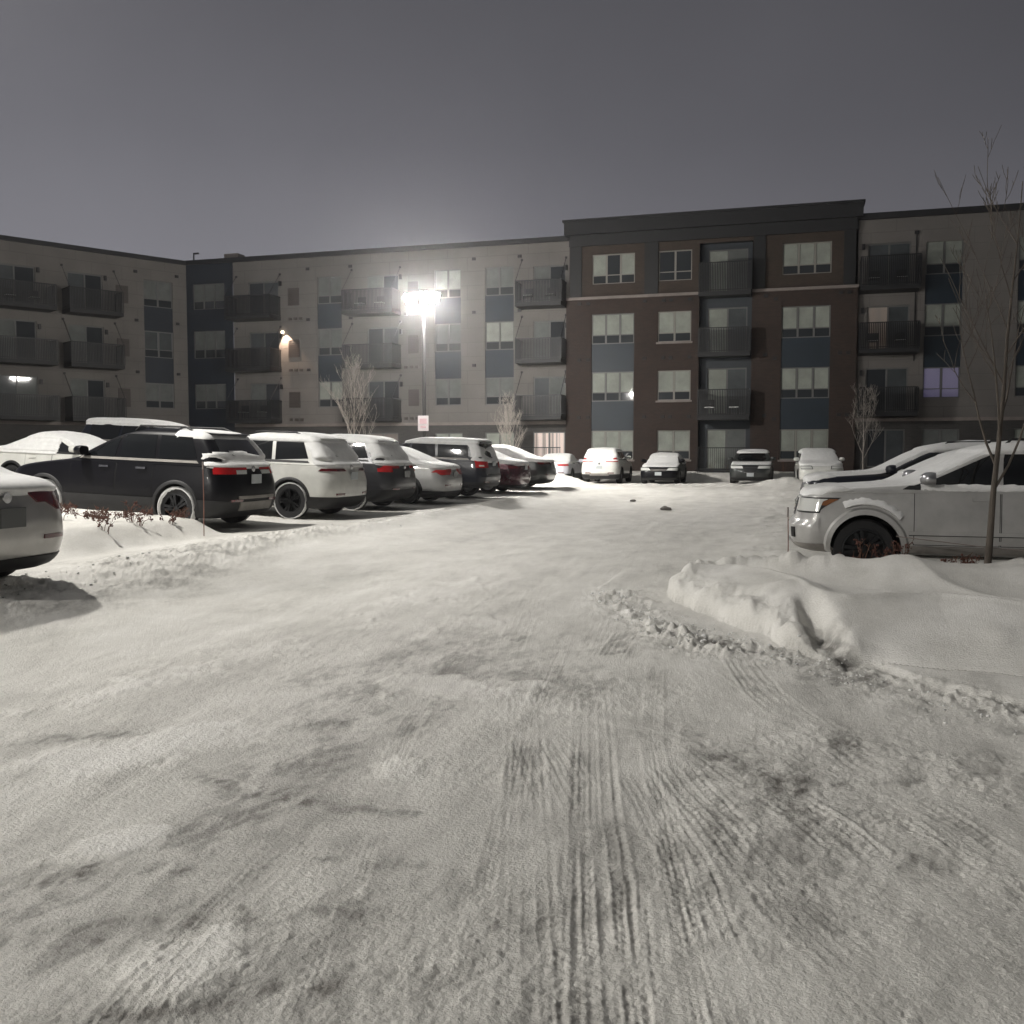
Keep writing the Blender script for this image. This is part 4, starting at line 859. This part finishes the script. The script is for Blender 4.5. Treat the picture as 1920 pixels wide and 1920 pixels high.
b = W(MAIN); b.b(3.02, 21.0, -.02, .10, 3.281, 3.449); b.build('stone_ledge', M['stone'], bld)
# --- left wing
wl = [(-2.72, -.92), (-14.6, -12.8)]; wd_ = [(-7.12, -5.15), (-11.0, -8.85), (-19, -17)]
DW = [(3.72, 6.0), (6.85, 9.1), (9.85, 12.1)]
wall(WING, 'wing_wall', M['pale'], -30, 0, 3.45, 13.35, [(a, c, ZW[0][0], ZW[2][1]) for a, c in wl] + [(a, c, z0, z1) for a, c in wd_ for z0, z1 in DW])
for i, (a, c) in enumerate(wl):
    for k, (z0, z1) in enumerate(ZW): window(WING, a, c, z0, z1, 2, bm=['blind_dim', 'blind_dark', 'blind_dim'][k])
    for k in (0, 1): panel(WING, a, c, ZW[k][1], ZW[k + 1][0], 'navy', -.09)
for i, (a, c) in enumerate(wd_):
    for k, (z0, z1) in enumerate(DW): door(WING, a, c, z0, z1, left=['blind_dim', 'blind_dim', 'blind_dark'][k] if i != 1 or k else 'blind_dark', right='glass' if i != 1 or k else 'blind_dim')
for i, (s0, s1) in enumerate(((-7.45, -4.45), (-11.2, -8.15), (-19.6, -16.4))):
    for k, (z0, zt) in enumerate(((3.72, 4.9), (6.80, 8.0), (9.85, 11.05))): balcony(WING, s0, s1, z0, zt, chairs=(k == 2 and i == 1), rods=(i == 0))
for z0, z1 in ((4.45, 5.55), (7.47, 8.5), (10.62, 11.65)): louvre(WING, -4.38, -3.66, z0, z1)
for s in (-5.0, -8.7):
    for z in (5.7, 8.8, 11.95): sconce(WING, s, z)
for s in (-.75, -3.3):
    for z in (6.5, 9.6, 12.5): vents(WING, s, z, 1)
wall(WING, 'wing_ground_floor', M['dkbrick'], -30, 0, .3, 3.28, [(-2.7, -.9, 1.25, 2.85), (-7.1, -5.2, .9, 2.87)], .05)
window(WING, -2.7, -.9, 1.25, 2.85, 2, .05, 'blind_dim'); door(WING, -7.1, -5.2, .9, 2.87, .05, 'blind_dim', 'glass')
b = W(WING); b.b(-30, .0, -.02, .10, 3.281, 3.449); b.build('stone_ledge', M['stone'], bld)
# --- roofs and coping
b = W(MAIN); b.b(-36.55, -12.1, -.35, .16, 13.352, 13.62); b.build('roof_coping', M['trim'], bld); b = W(MAIN); b.b(3.0, 21, -.35, .16, 13.46, 13.76); b.build('roof_coping', M['trim'], bld)
b = W(WING); b.b(-30, .1, -.35, .15, 13.351, 13.60); b.build('roof_coping', M['trim'], bld)
b = W(MAIN); b.b(-36.5, 21, -14, -.36, 13.1, 13.3); b.b(-36.5, 21, -14.2, -14, .3, 13.5); b.b(20.8, 21, -14, -.3, .3, 13.4)
b.add([WING(-30, -.3, .3), WING(-30, -14, .3), WING(-30, -14, 13.3), WING(-30, -.3, 13.3)], [(0, 1, 2, 3)]); b.add([WING(0, -.3, 13.25), WING(-30, -.3, 13.25), WING(-30, -14, 13.25), WING(0, -14, 13.25)], [(0, 1, 2, 3)])
b.build('roof', M['trim'], bld)
b = W(MAIN); b.b(-34.2, -33.2, -1.4, -.6, 13.3, 14.05); b.build('rooftop_unit', M['stone'], bld, bevel=.03)
b = W(MAIN); b.b(-36.3, -36.24, -.5, -.44, 13.6, 14.2); b.b(-36.3, -35.9, -.5, -.44, 14.1, 14.2); b.build('roof_post', M['trim'], bld)
# lit balcony light on the third storey
b = W(MAIN); b.b(-29.86, -29.74, .05, .15, 8.92, 9.05); lo_ = b.build('wall_light', M['warm_bulb'], bld)
sp_ = bpy.data.lights.new('balcony_light', 'SPOT'); sp_.energy = 700; sp_.color = (1, .72, .52); sp_.spot_size = math.radians(78); sp_.spot_blend = .4; sp_.shadow_soft_size = .04
so_ = bpy.data.objects.new('balcony_light', sp_); col.objects.link(so_); so_.location = (-29.66, GY0 - .28, 9.05); so_.rotation_euler = (math.radians(10), math.radians(-6), 0)

# ------------------------------------------------------------------ trees, plants, small things
def tree(x, y, h, label, seed, bark, r0=.05, trunk_h=.3, spread=.42, nlimb=9, dens=1., lean=0., group='bare young trees round the lot'):
    rs = random.Random(seed); z0 = ground_h(x, y) if y < 60 else float(base(x, y)); root = empty('bare_tree', (x, y, z0)); tag(root, label, 'tree', group)
    n = 9; tp = []; ox = oy = 0
    for k in range(n):
        q = k / (n - 1); ox += rs.uniform(-1, 1) * .012 * h * .25; oy += rs.uniform(-1, 1) * .012 * h * .25; tp.append(Vector((ox + lean * q * h, oy, q * h * .97 - .1 * (k == 0))))
    b = MB(); b.tube(tp, [max(.0045, r0 * (1 - .93 * (k / (n - 1)) ** .8)) for k in range(n)], 8); b.build('trunk', bark, root, 60)
    b = MB()
    def at(q): q *= n - 1; i = min(int(q), n - 2); return tp[i].lerp(tp[i + 1], q - i)
    def branch(p, d, l, r, lv):
        m = 6 if lv == 0 else 4; pts = [p]; q = p.copy(); dd = d.copy()
        for k in range(m):
            dd = (dd + Vector((rs.uniform(-1, 1), rs.uniform(-1, 1), rs.uniform(-.2, .9))) * (.10 + .05 * lv) + Vector((0, 0, .07))).normalized(); q = q + dd * l / m; pts.append(q.copy())
        b.tube(pts, [max(.003, r * (1 - .8 * k / m)) for k in range(m + 1)], 5 if lv == 0 else 4, cap=False)
        if lv < 3:
            for k in range(int((5, 4, 2)[lv] * dens + rs.random())):
                t = rs.uniform(.25, .95) * m; i = min(int(t), m - 1); pp = pts[i].lerp(pts[i + 1], t - i); a = rs.uniform(0, 2 * PI)
                nd = (dd * .9 + Vector((math.cos(a), math.sin(a), .25)) * .62).normalized(); branch(pp, nd, l * rs.uniform(.35, .6), r * .5, lv + 1)
    for k in range(int(nlimb)):
        q = trunk_h + (.90 - trunk_h) * (k + rs.random() * .5) / nlimb; a = k * 2.4 + rs.uniform(-.4, .4); el = spread * rs.uniform(.8, 1.2)
        branch(at(q), Vector((math.cos(a) * el, math.sin(a) * el, .8)).normalized(), h * (.50 - .34 * q) * rs.uniform(.85, 1.1), max(.008, r0 * .5 * (1 - q)), 0)
    b.build('crown', bark, root, 60); return root
tree(-14.5, 30.3, 4.2, 'pale bare young tree left of the lamp post', 3, M['bark'], .056, .16, .42, 14, 1.0)
tree(-14.4, 48.9, 4.2, 'pale bare young tree right of the lamp post in front of the ground floor windows', 8, M['bark'], .06, .15, .40, 16, 1.1)
tree(3.35, 50.9, 4.3, 'small bare tree at the right corner of the brick tower', 14, M['bark'], .045, .18, .5, 11, 1.1)
tree(2.15, 12.05, 4.75, 'tall thin bare tree in the snow bank before the silver SUV', 21, M['bark_dk'], .046, .22, .5, 10, .62, lean=.055)

def stalk_plant(x, y, n, h, sp, label, seed, group, m='dry', heads=True, name='dried_plant'):
    rs = random.Random(seed); z0 = ground_h(x, y); b = MB(); c = MB()
    for k in range(n):
        a = rs.uniform(0, 2 * PI); r = abs(rs.gauss(0, sp)); px, py = r * math.cos(a) * .35, r * math.sin(a) * .35; hh = h * rs.uniform(.55, 1.1); ex, ey = px + rs.uniform(-1, 1) * sp * .9, py + rs.uniform(-1, 1) * sp * .9
        pts = [(px, py, -.08), ((px * .6 + ex * .4), (py * .6 + ey * .4), hh * .55), (ex, ey, hh)]; b.tube(pts, [.006, .005, .003], 4, cap=False)
        for q in range(rs.randint(1, 3)): t = rs.uniform(.5, .95); p0 = Vector(pts[1]).lerp(Vector(pts[2]), t); b.tube([p0, p0 + Vector((rs.uniform(-.07, .07), rs.uniform(-.07, .07), rs.uniform(.02, .09)))], [.004, .002], 3, cap=False)
        if heads and rs.random() < .75:
            p0 = Vector(pts[2])
            for q in range(7):
                d = Vector((rs.uniform(-1, 1), rs.uniform(-1, 1), rs.uniform(-2.2, .6))) * .018; s_ = rs.uniform(.008, .020); e1 = Vector((rs.uniform(-1, 1), rs.uniform(-1, 1), rs.uniform(-1, 1))).normalized() * s_; e2 = Vector((rs.uniform(-1, 1), rs.uniform(-1, 1), rs.uniform(-1, 1))).normalized() * s_; e3 = e1.cross(e2).normalized() * s_
                q0 = p0 + d * 1.6; c.add([q0 + e1, q0 - e1, q0 + e2, q0 - e2, q0 + e3, q0 - e3], [(0, 2, 4), (2, 1, 4), (1, 3, 4), (3, 0, 4), (2, 0, 5), (1, 2, 5), (3, 1, 5), (0, 3, 5)])
    root = empty(name, (x, y, z0)); b.build('stem', M[m], root); 
    if c.v: c.build('seed_head', M['dry_red'], root)
    tag(root, label, 'plant', group); return root
rs = random.Random(5)
G1 = 'dried plants in the bed under the silver SUV'; G2 = 'dried reddish plants in the bed before the black SUV'
for k, (x_, y_, n_, h_, lab) in enumerate(((.62, 12.35, 6, .32, None), (.85, 12.3, 5, .5, None), (1.05, 12.4, 9, .42, None), (1.25, 12.35, 7, .5, None), (1.5, 12.4, 6, .30, None), (1.75, 12.3, 10, .30, None), (1.95, 12.4, 22, .34, None), (2.35, 12.35, 12, .24, None), (2.6, 12.4, 9, .28, None), (3.0, 12.4, 12, .26, None), (3.4, 12.4, 10, .3, None), (.3, 12.6, 4, .2, None), (-.05, 12.5, 3, .15, None))):
    stalk_plant(x_, y_, n_ + 4, h_, .16, 'brown dried stalks with seed heads under the silver SUV', 100 + k, G1)
for k in range(32):
    x_ = -8.75 - rs.random() * 3.6; y_ = 11.9 + rs.random() * 1.5 if k % 3 else 10.8 + rs.random() * 1.2
    stalk_plant(x_, y_, rs.randint(4, 8), rs.uniform(.07, .17), .14, 'short reddish dried plants poking through snow by the black SUV', 200 + k, G2)
for k in range(8): stalk_plant(-9 + k * 1.3 + rs.random(), 51.6, 9, .5, .2, 'low dried shrub stems along the brick wall', 300 + k, 'dried shrubs along the building wall', m='dry', heads=False)
def stake(x, y, h, lab):
    b = MB(); z0 = ground_h(x, y) - .1; root = empty('marker_stake', (x, y, z0)); b.tube([(0, 0, 0), (.01, .0, h * .5), (.0, .01, h)], .007, 6); b.build('rod', M['orange'], root); b = MB(); b.tube([(.0, .01, h - .12), (.0, .01, h)], .013, 6); b.build('reflective_tip', M['stone'], root); tag(root, lab, 'marker stake', 'driveway marker stakes')
stake(-.05, 12.25, 1.0, 'thin orange marker stake in front of the silver SUV bumper')
stake(-8.75, 12.9, 1.25, 'thin orange marker stake beside the rear wheel of the black SUV')
# thin wire strung along the right bed
b = MB(); b.tube([(1.2, 12.3, .62), (2.2, 12.2, .52), (3.2, 12.1, .46), (4.6, 12.0, .40)], .006, 5); wr = b.build('bed_twine', M['stone']); tag(wr, 'thin pale branch lying across the bed under the silver SUV', 'branch')
def chunk(x, y, sx, sy, sz, m, lab, seed, group=None):
    import bmesh
    bm = bmesh.new(); bmesh.ops.create_icosphere(bm, subdivisions=3, radius=1); rs = random.Random(seed); ox = rs.random() * 40
    for v in bm.verts: n_ = 1 + .35 * float(fbm(np.array([v.co.x * 1.7 + ox]), np.array([v.co.y * 1.7 + v.co.z * 1.3]), 3, 3)[0]); v.co = Vector((v.co.x * sx * n_, v.co.y * sy * n_, v.co.z * sz * n_))
    me_ = bpy.data.meshes.new('ice_chunk'); bm.to_mesh(me_); bm.free(); me_.materials.append(m); me_.polygons.foreach_set('use_smooth', [True] * len(me_.polygons)); o = bpy.data.objects.new('ice_chunk', me_); col.objects.link(o); o.location = (x, y, ground_h(x, y) + sz * .5); tag(o, lab, 'ice chunk', group)
chunk(-3.45, 27.4, .15, .10, .07, M['ice'], 'dirty ice chunk lying alone in the middle of the lane', 1)
chunk(-5.0, 31.2, .10, .08, .05, M['ice'], 'small dirty ice lump farther up the lane', 2)
# crumbs of broken snow along the windrow and the bank, too many to count
M['crumb'] = noisy(mat('crumb_snow', (.66, .655, .64), .85), 12, .7); V0 = []; Fc = []; rs = random.Random(9)
ico = [(0, 0, 1), (.89, 0, .45), (.28, .85, .45), (-.72, .53, .45), (-.72, -.53, .45), (.28, -.85, .45), (.72, .53, -.45), (-.28, .85, -.45), (-.89, 0, -.45), (-.28, -.85, -.45), (.72, -.53, -.45), (0, 0, -1)]
icf = [(0, 1, 2), (0, 2, 3), (0, 3, 4), (0, 4, 5), (0, 5, 1), (1, 6, 2), (2, 7, 3), (3, 8, 4), (4, 9, 5), (5, 10, 1), (6, 7, 2), (7, 8, 3), (8, 9, 4), (9, 10, 5), (10, 6, 1), (11, 7, 6), (11, 8, 7), (11, 9, 8), (11, 10, 9), (11, 6, 10)]
pos = []
for pts, wd, n_, sm in (([(-1.95, 10.9), (-1.6, 9.8), (-1.05, 8.5), (-.7, 7.9)], .22, 160, .010), ([(-1.2, 9.2), (-.2, 8.0), (.35, 7.1), (1.5, 6.1), (3.6, 4.9)], .30, 420, .006), ([(-7.6, 4), (-7.5, 8), (-7.7, 14), (-7.8, 20), (-7.7, 28)], .40, 600, .008)):
    for k in range(n_):
        i = rs.randrange(len(pts) - 1); t = rs.random(); (x0, y0), (x1, y1) = pts[i], pts[i + 1]; pos.append((x0 + (x1 - x0) * t + rs.gauss(0, wd * .55), y0 + (y1 - y0) * t + rs.gauss(0, wd * .55), sm * rs.lognormvariate(0, .45)))
PX = np.array([p[0] for p in pos]); PY = np.array([p[1] for p in pos]); PZ = base(PX, PY) + relief(PX, PY)[0]
for (x_, y_, r_), z_ in zip(pos, PZ):
    o_ = len(V0); a = rs.random() * 6.28; ca, sa = math.cos(a), math.sin(a); sx, sz = rs.uniform(.8, 1.3), rs.uniform(.5, .9)
    for vx, vy, vz in ico: j = rs.uniform(.75, 1.2); V0.append((x_ + (vx * ca - vy * sa) * r_ * sx * j, y_ + (vx * sa + vy * ca) * r_ * j, z_ + r_ * .25 + vz * r_ * sz * j))
    Fc += [tuple(i + o_ for i in f) for f in icf]
me_ = bpy.data.meshes.new('snow_crumbs'); me_.from_pydata(V0, [], Fc); me_.materials.append(M['crumb']); o = bpy.data.objects.new('snow_crumbs', me_); col.objects.link(o); me_.polygons.foreach_set('use_smooth', [True] * len(me_.polygons)); tag(o, 'loose crumbs of broken snow along the plowed edges', 'snow crumbs', kind='stuff')
# ground: one fan-shaped sheet, finer where the photo looks at it closely
us = np.concatenate([-np.geomspace(3, .78, 40), np.arange(-.75, .7501, .00125), np.geomspace(.78, 3, 40)])
zs = [-30, -22, -16, -11, -7, -4, -2.4, -1, -.2, .3, .7, 1.0, 1.3]; z = 1.5
while z < 300:
    zs.append(z)
    z += max(.0075, z * z * .00062) if z < 14 else (.12 if z < 24 else (.26 if z < 56 else z * .12))
zs = np.array(zs)
ap = 1.6
ZZ, UU = np.meshgrid(zs, us, indexing='ij')
XC = UU * (np.abs(ZZ) + ap); GX = XC * CA - ZZ * SA; GY = XC * SA + ZZ * CA
Hh = base(GX, GY); Rr = np.zeros(GX.shape); Dm = np.zeros(GX.shape)
msk = (np.abs(UU) < 1.6) & (ZZ > .9) & (ZZ < 60)
Rr[msk], Dm[msk] = relief(GX[msk], GY[msk])
GZ = Hh + Rr
nz, nu = GX.shape
me = bpy.data.meshes.new('ground')
me.vertices.add(nz * nu); me.vertices.foreach_set('co', np.stack([GX, GY, GZ], -1).astype(np.float32).ravel())
ii = (np.arange(nz - 1)[:, None] * nu + np.arange(nu - 1)[None, :]).ravel()
quads = np.stack([ii, ii + 1, ii + nu + 1, ii + nu], -1).astype(np.int32)
nf = len(quads)
me.loops.add(nf * 4); me.loops.foreach_set('vertex_index', quads.ravel())
me.polygons.add(nf); me.polygons.foreach_set('loop_start', np.arange(0, nf * 4, 4, dtype=np.int32)); me.polygons.foreach_set('loop_total', np.full(nf, 4, np.int32))
me.update(calc_edges=True); me.polygons.foreach_set('use_smooth', np.ones(nf, bool))
at = me.attributes.new('worn_dark', 'FLOAT', 'POINT'); at.data.foreach_set('value', Dm.astype(np.float32).ravel())
g = mat('snow_ground', (.8, .79, .77), .75); b = g.node_tree.nodes['Principled BSDF']; b.inputs['Specular IOR Level'].default_value = .25
tc = N(g, 'ShaderNodeTexCoord'); an = N(g, 'ShaderNodeAttribute', attribute_name='worn_dark')
def nz_(scale, detail, st=(1, 1, 1)):
    mp = N(g, 'ShaderNodeMapping'); mp.inputs['Scale'].default_value = st; L(g, tc.outputs['Object'], mp.inputs['Vector'])
    n = N(g, 'ShaderNodeTexNoise', Scale=scale, Detail=detail, Roughness=.65); L(g, mp.outputs[0], n.inputs['Vector']); return n
n1 = nz_(2.2, 9, (1, .45, 1)); n2 = nz_(38, 6); n3 = nz_(.55, 6, (1.4, .35, 1))
a1 = N(g, 'ShaderNodeMath', operation='MULTIPLY_ADD'); a1.inputs[1].default_value = .9; L(g, n1.outputs['Fac'], a1.inputs[0]); L(g, an.outputs['Fac'], a1.inputs[2])
a2 = N(g, 'ShaderNodeMath', operation='MULTIPLY_ADD'); a2.inputs[1].default_value = .55; L(g, n2.outputs['Fac'], a2.inputs[0]); L(g, a1.outputs[0], a2.inputs[2])
a3 = N(g, 'ShaderNodeMath', operation='MULTIPLY_ADD'); a3.inputs[1].default_value = .8; L(g, n3.outputs['Fac'], a3.inputs[0]); L(g, a2.outputs[0], a3.inputs[2])
cr = N(g, 'ShaderNodeValToRGB'); e = cr.color_ramp.elements
e[0].position = .36; e[0].color = (.80, .785, .75, 1); e[1].position = .90; e[1].color = (.18, .17, .155, 1)
x_ = e.new(.50); x_.color = (.65, .635, .595, 1); x_ = e.new(.68); x_.color = (.39, .38, .355, 1)
sc = N(g, 'ShaderNodeMath', operation='MULTIPLY'); sc.inputs[1].default_value = .42; L(g, a3.outputs[0], sc.inputs[0])
L(g, sc.outputs[0], cr.inputs[0]); L(g, cr.outputs[0], b.inputs['Base Color'])
bp = N(g, 'ShaderNodeBump', Strength=.9, Distance=.014); nb = nz_(70, 5); L(g, nb.outputs['Fac'], bp.inputs['Height']); L(g, bp.outputs[0], b.inputs['Normal'])
me.materials.append(g)
gr = bpy.data.objects.new('ground', me); col.objects.link(gr); tag(gr, kind='structure')

# ------------------------------------------------------------------ street lamps
def street_lamp(x, y, head_z, power, label, heads=((0, 1), ), sign=False, spread=160, yaw=0, lens='lamp_lens', headlen=.62):
    gz = float(base(x, y)); root = empty('street_lamp', (x, y, gz)); h = head_z - gz
    tag(root, label, 'street lamp', 'parking lot lamps')
    b = MB(); b.lathe([(0, .75), (.24, .75), (.27, .70), (.27, -.3)], 20, 'z'); b.build('concrete_base', M['concrete'], root, 40)
    b = MB(); b.lathe([(.16, .76), (.16, .79), (.09, .80), (.085, .95), (.062, h - .05), (.0, h - .04)], 16, 'z'); b.build('pole', M['pole'], root, 40)
    for a in heads:
        an = math.radians(a[0]) + yaw; c, s = math.cos(an), math.sin(an)
        def T(px, py, pz): return (px * c - py * s, px * s + py * c, pz)
        hb = MB(); hb.box(.05, .24, -.03, .03, h - .10, h - .04, T=T); hb.box(.22, .22 + headlen, -.19, .19, h - .10, h, T=T)
        ho = hb.build('lamp_head', M['pole'], root, bevel=.012)
        lb = MB()
        lx0, lx1 = .27, .17 + headlen
        lb.add([T(*q) for q in ((lx0, -.16, h - .102), (lx1, -.16, h - .102), (lx1, .16, h - .102), (lx0, .16, h - .102), (lx0 + .05, -.10, h - .44), (lx1 - .05, -.10, h - .44), (lx1 - .05, .10, h - .44), (lx0 + .05, .10, h - .44))], [(0, 1, 2, 3), (4, 7, 6, 5), (0, 4, 5, 1), (1, 5, 6, 2), (2, 6, 7, 3), (3, 7, 4, 0)])  # lens drawn extra deep to stand in for the lamp's glare
        lb.build('lens', M[lens], ho, bevel=.03)
        ld = bpy.data.lights.new('lamp_light', 'AREA'); ld.shape = 'RECTANGLE'; ld.size = headlen - .14; ld.size_y = .3; ld.energy = power; ld.color = (1, .965, .90); ld.spread = math.radians(spread)
        lo = bpy.data.objects.new('lamp_light', ld); col.objects.link(lo); lo.parent = root; lo.location = T(.22 + headlen / 2, 0, h - .47); lo.rotation_euler = (0, 0, an)
    if sign:
        sb = MB(); sb.box(-.23, .23, -.115, -.108, 2.0, 2.62); so = sb.build('sign', M['sign'], root)
        pb = MB(); pb.box(-.15, .15, -.1195, -.116, 2.29, 2.50); pb.box(-.12, .12, -.1195, -.116, 2.12, 2.2); pb.build('sign_print', M['sign_red'], so)
    return root
street_lamp(-14.5, 36.8, 8.15, 420, 'tall lit lamp post with white sign behind the parked cars', heads=((200, 1), (-20, 1), (110, 1), (290, 1)), sign=True, headlen=.58)
street_lamp(-15.2, 11.4, 11.5, 1500, 'lamp post standing left of the photo beside the parked cars', heads=((10, 1), ))
street_lamp(-19.0, -16.0, 9.5, 5300, 'lamp post standing behind the viewer on the lot', heads=((60, 1), (150, 1), (-30, 1), (240, 1)))

# thin mist volume added to imitate the glare round the lamps
b = MB(); b.box(-1300, 1300, -400, 1300, -1.6, 16.5); hz = b.build('glow_haze', [], None); hm = bpy.data.materials.new('glow_haze'); hm.use_nodes = True; nt_ = hm.node_tree; nt_.nodes.remove(nt_.nodes['Principled BSDF'])
pv = nt_.nodes.new('ShaderNodeVolumePrincipled'); pv.inputs['Density'].default_value = .00095; pv.inputs['Color'].default_value = (.9, .9, .92, 1); pv.inputs['Anisotropy'].default_value = .90; nt_.links.new(pv.outputs[0], nt_.nodes['Material Output'].inputs['Volume']); hz.data.materials.append(hm); tag(hz, 'thin mist added to make the lamps glow', 'glow_haze', kind='stuff')

# ------------------------------------------------------------------ camera, sky
cam_d = bpy.data.cameras.new('camera'); cam = bpy.data.objects.new('camera', cam_d); col.objects.link(cam)
cam_d.sensor_width = 36; cam_d.lens = 36 * 1800 / 1920; cam_d.clip_end = 2000; cam_d.clip_start = .05
cam.location = (0, 0, 1.6); cam.rotation_euler = (PI / 2 - math.atan(108 / 1800.), 0, YAW)
scene.camera = cam
w = bpy.data.worlds.new('World'); scene.world = w; w.use_nodes = True; nt = w.node_tree; bg = nt.nodes['Background']
tc = nt.nodes.new('ShaderNodeTexCoord'); sp = nt.nodes.new('ShaderNodeSeparateXYZ'); nt.links.new(tc.outputs['Generated'], sp.inputs[0])
el = nt.nodes.new('ShaderNodeValToRGB'); nt.links.new(sp.outputs[2], el.inputs[0])   # overcast night sky: town glow low down; unseen zenith brightened to fill the snow
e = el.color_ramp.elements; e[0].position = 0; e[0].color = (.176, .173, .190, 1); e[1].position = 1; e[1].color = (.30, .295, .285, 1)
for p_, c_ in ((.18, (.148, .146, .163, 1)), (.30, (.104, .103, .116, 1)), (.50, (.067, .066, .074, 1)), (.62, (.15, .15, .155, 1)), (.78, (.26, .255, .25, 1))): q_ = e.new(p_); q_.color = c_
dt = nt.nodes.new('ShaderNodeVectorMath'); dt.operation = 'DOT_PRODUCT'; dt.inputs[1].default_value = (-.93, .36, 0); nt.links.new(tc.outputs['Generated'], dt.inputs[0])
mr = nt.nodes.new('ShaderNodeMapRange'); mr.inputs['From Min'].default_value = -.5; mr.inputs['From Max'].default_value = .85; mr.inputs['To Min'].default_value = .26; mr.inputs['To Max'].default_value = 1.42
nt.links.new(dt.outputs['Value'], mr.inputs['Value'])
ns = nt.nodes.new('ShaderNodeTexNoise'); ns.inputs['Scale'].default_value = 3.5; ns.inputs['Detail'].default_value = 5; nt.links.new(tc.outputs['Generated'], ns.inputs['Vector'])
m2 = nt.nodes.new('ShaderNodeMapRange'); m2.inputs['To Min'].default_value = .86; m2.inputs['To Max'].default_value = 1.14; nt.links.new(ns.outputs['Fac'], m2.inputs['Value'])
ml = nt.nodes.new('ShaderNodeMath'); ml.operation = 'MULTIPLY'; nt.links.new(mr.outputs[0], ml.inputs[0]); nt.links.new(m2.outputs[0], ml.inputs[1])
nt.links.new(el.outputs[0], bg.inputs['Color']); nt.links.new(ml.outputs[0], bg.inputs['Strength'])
scene.view_settings.view_transform = 'Standard'; scene.view_settings.look = 'None'; scene.view_settings.exposure = 0; scene.view_settings.gamma = 1
scene.render.engine = 'CYCLES'; scene.cycles.use_denoising = True; scene.cycles.max_bounces = 6; scene.cycles.diffuse_bounces = 3; scene.cycles.glossy_bounces = 3; scene.cycles.sample_clamp_indirect = 4
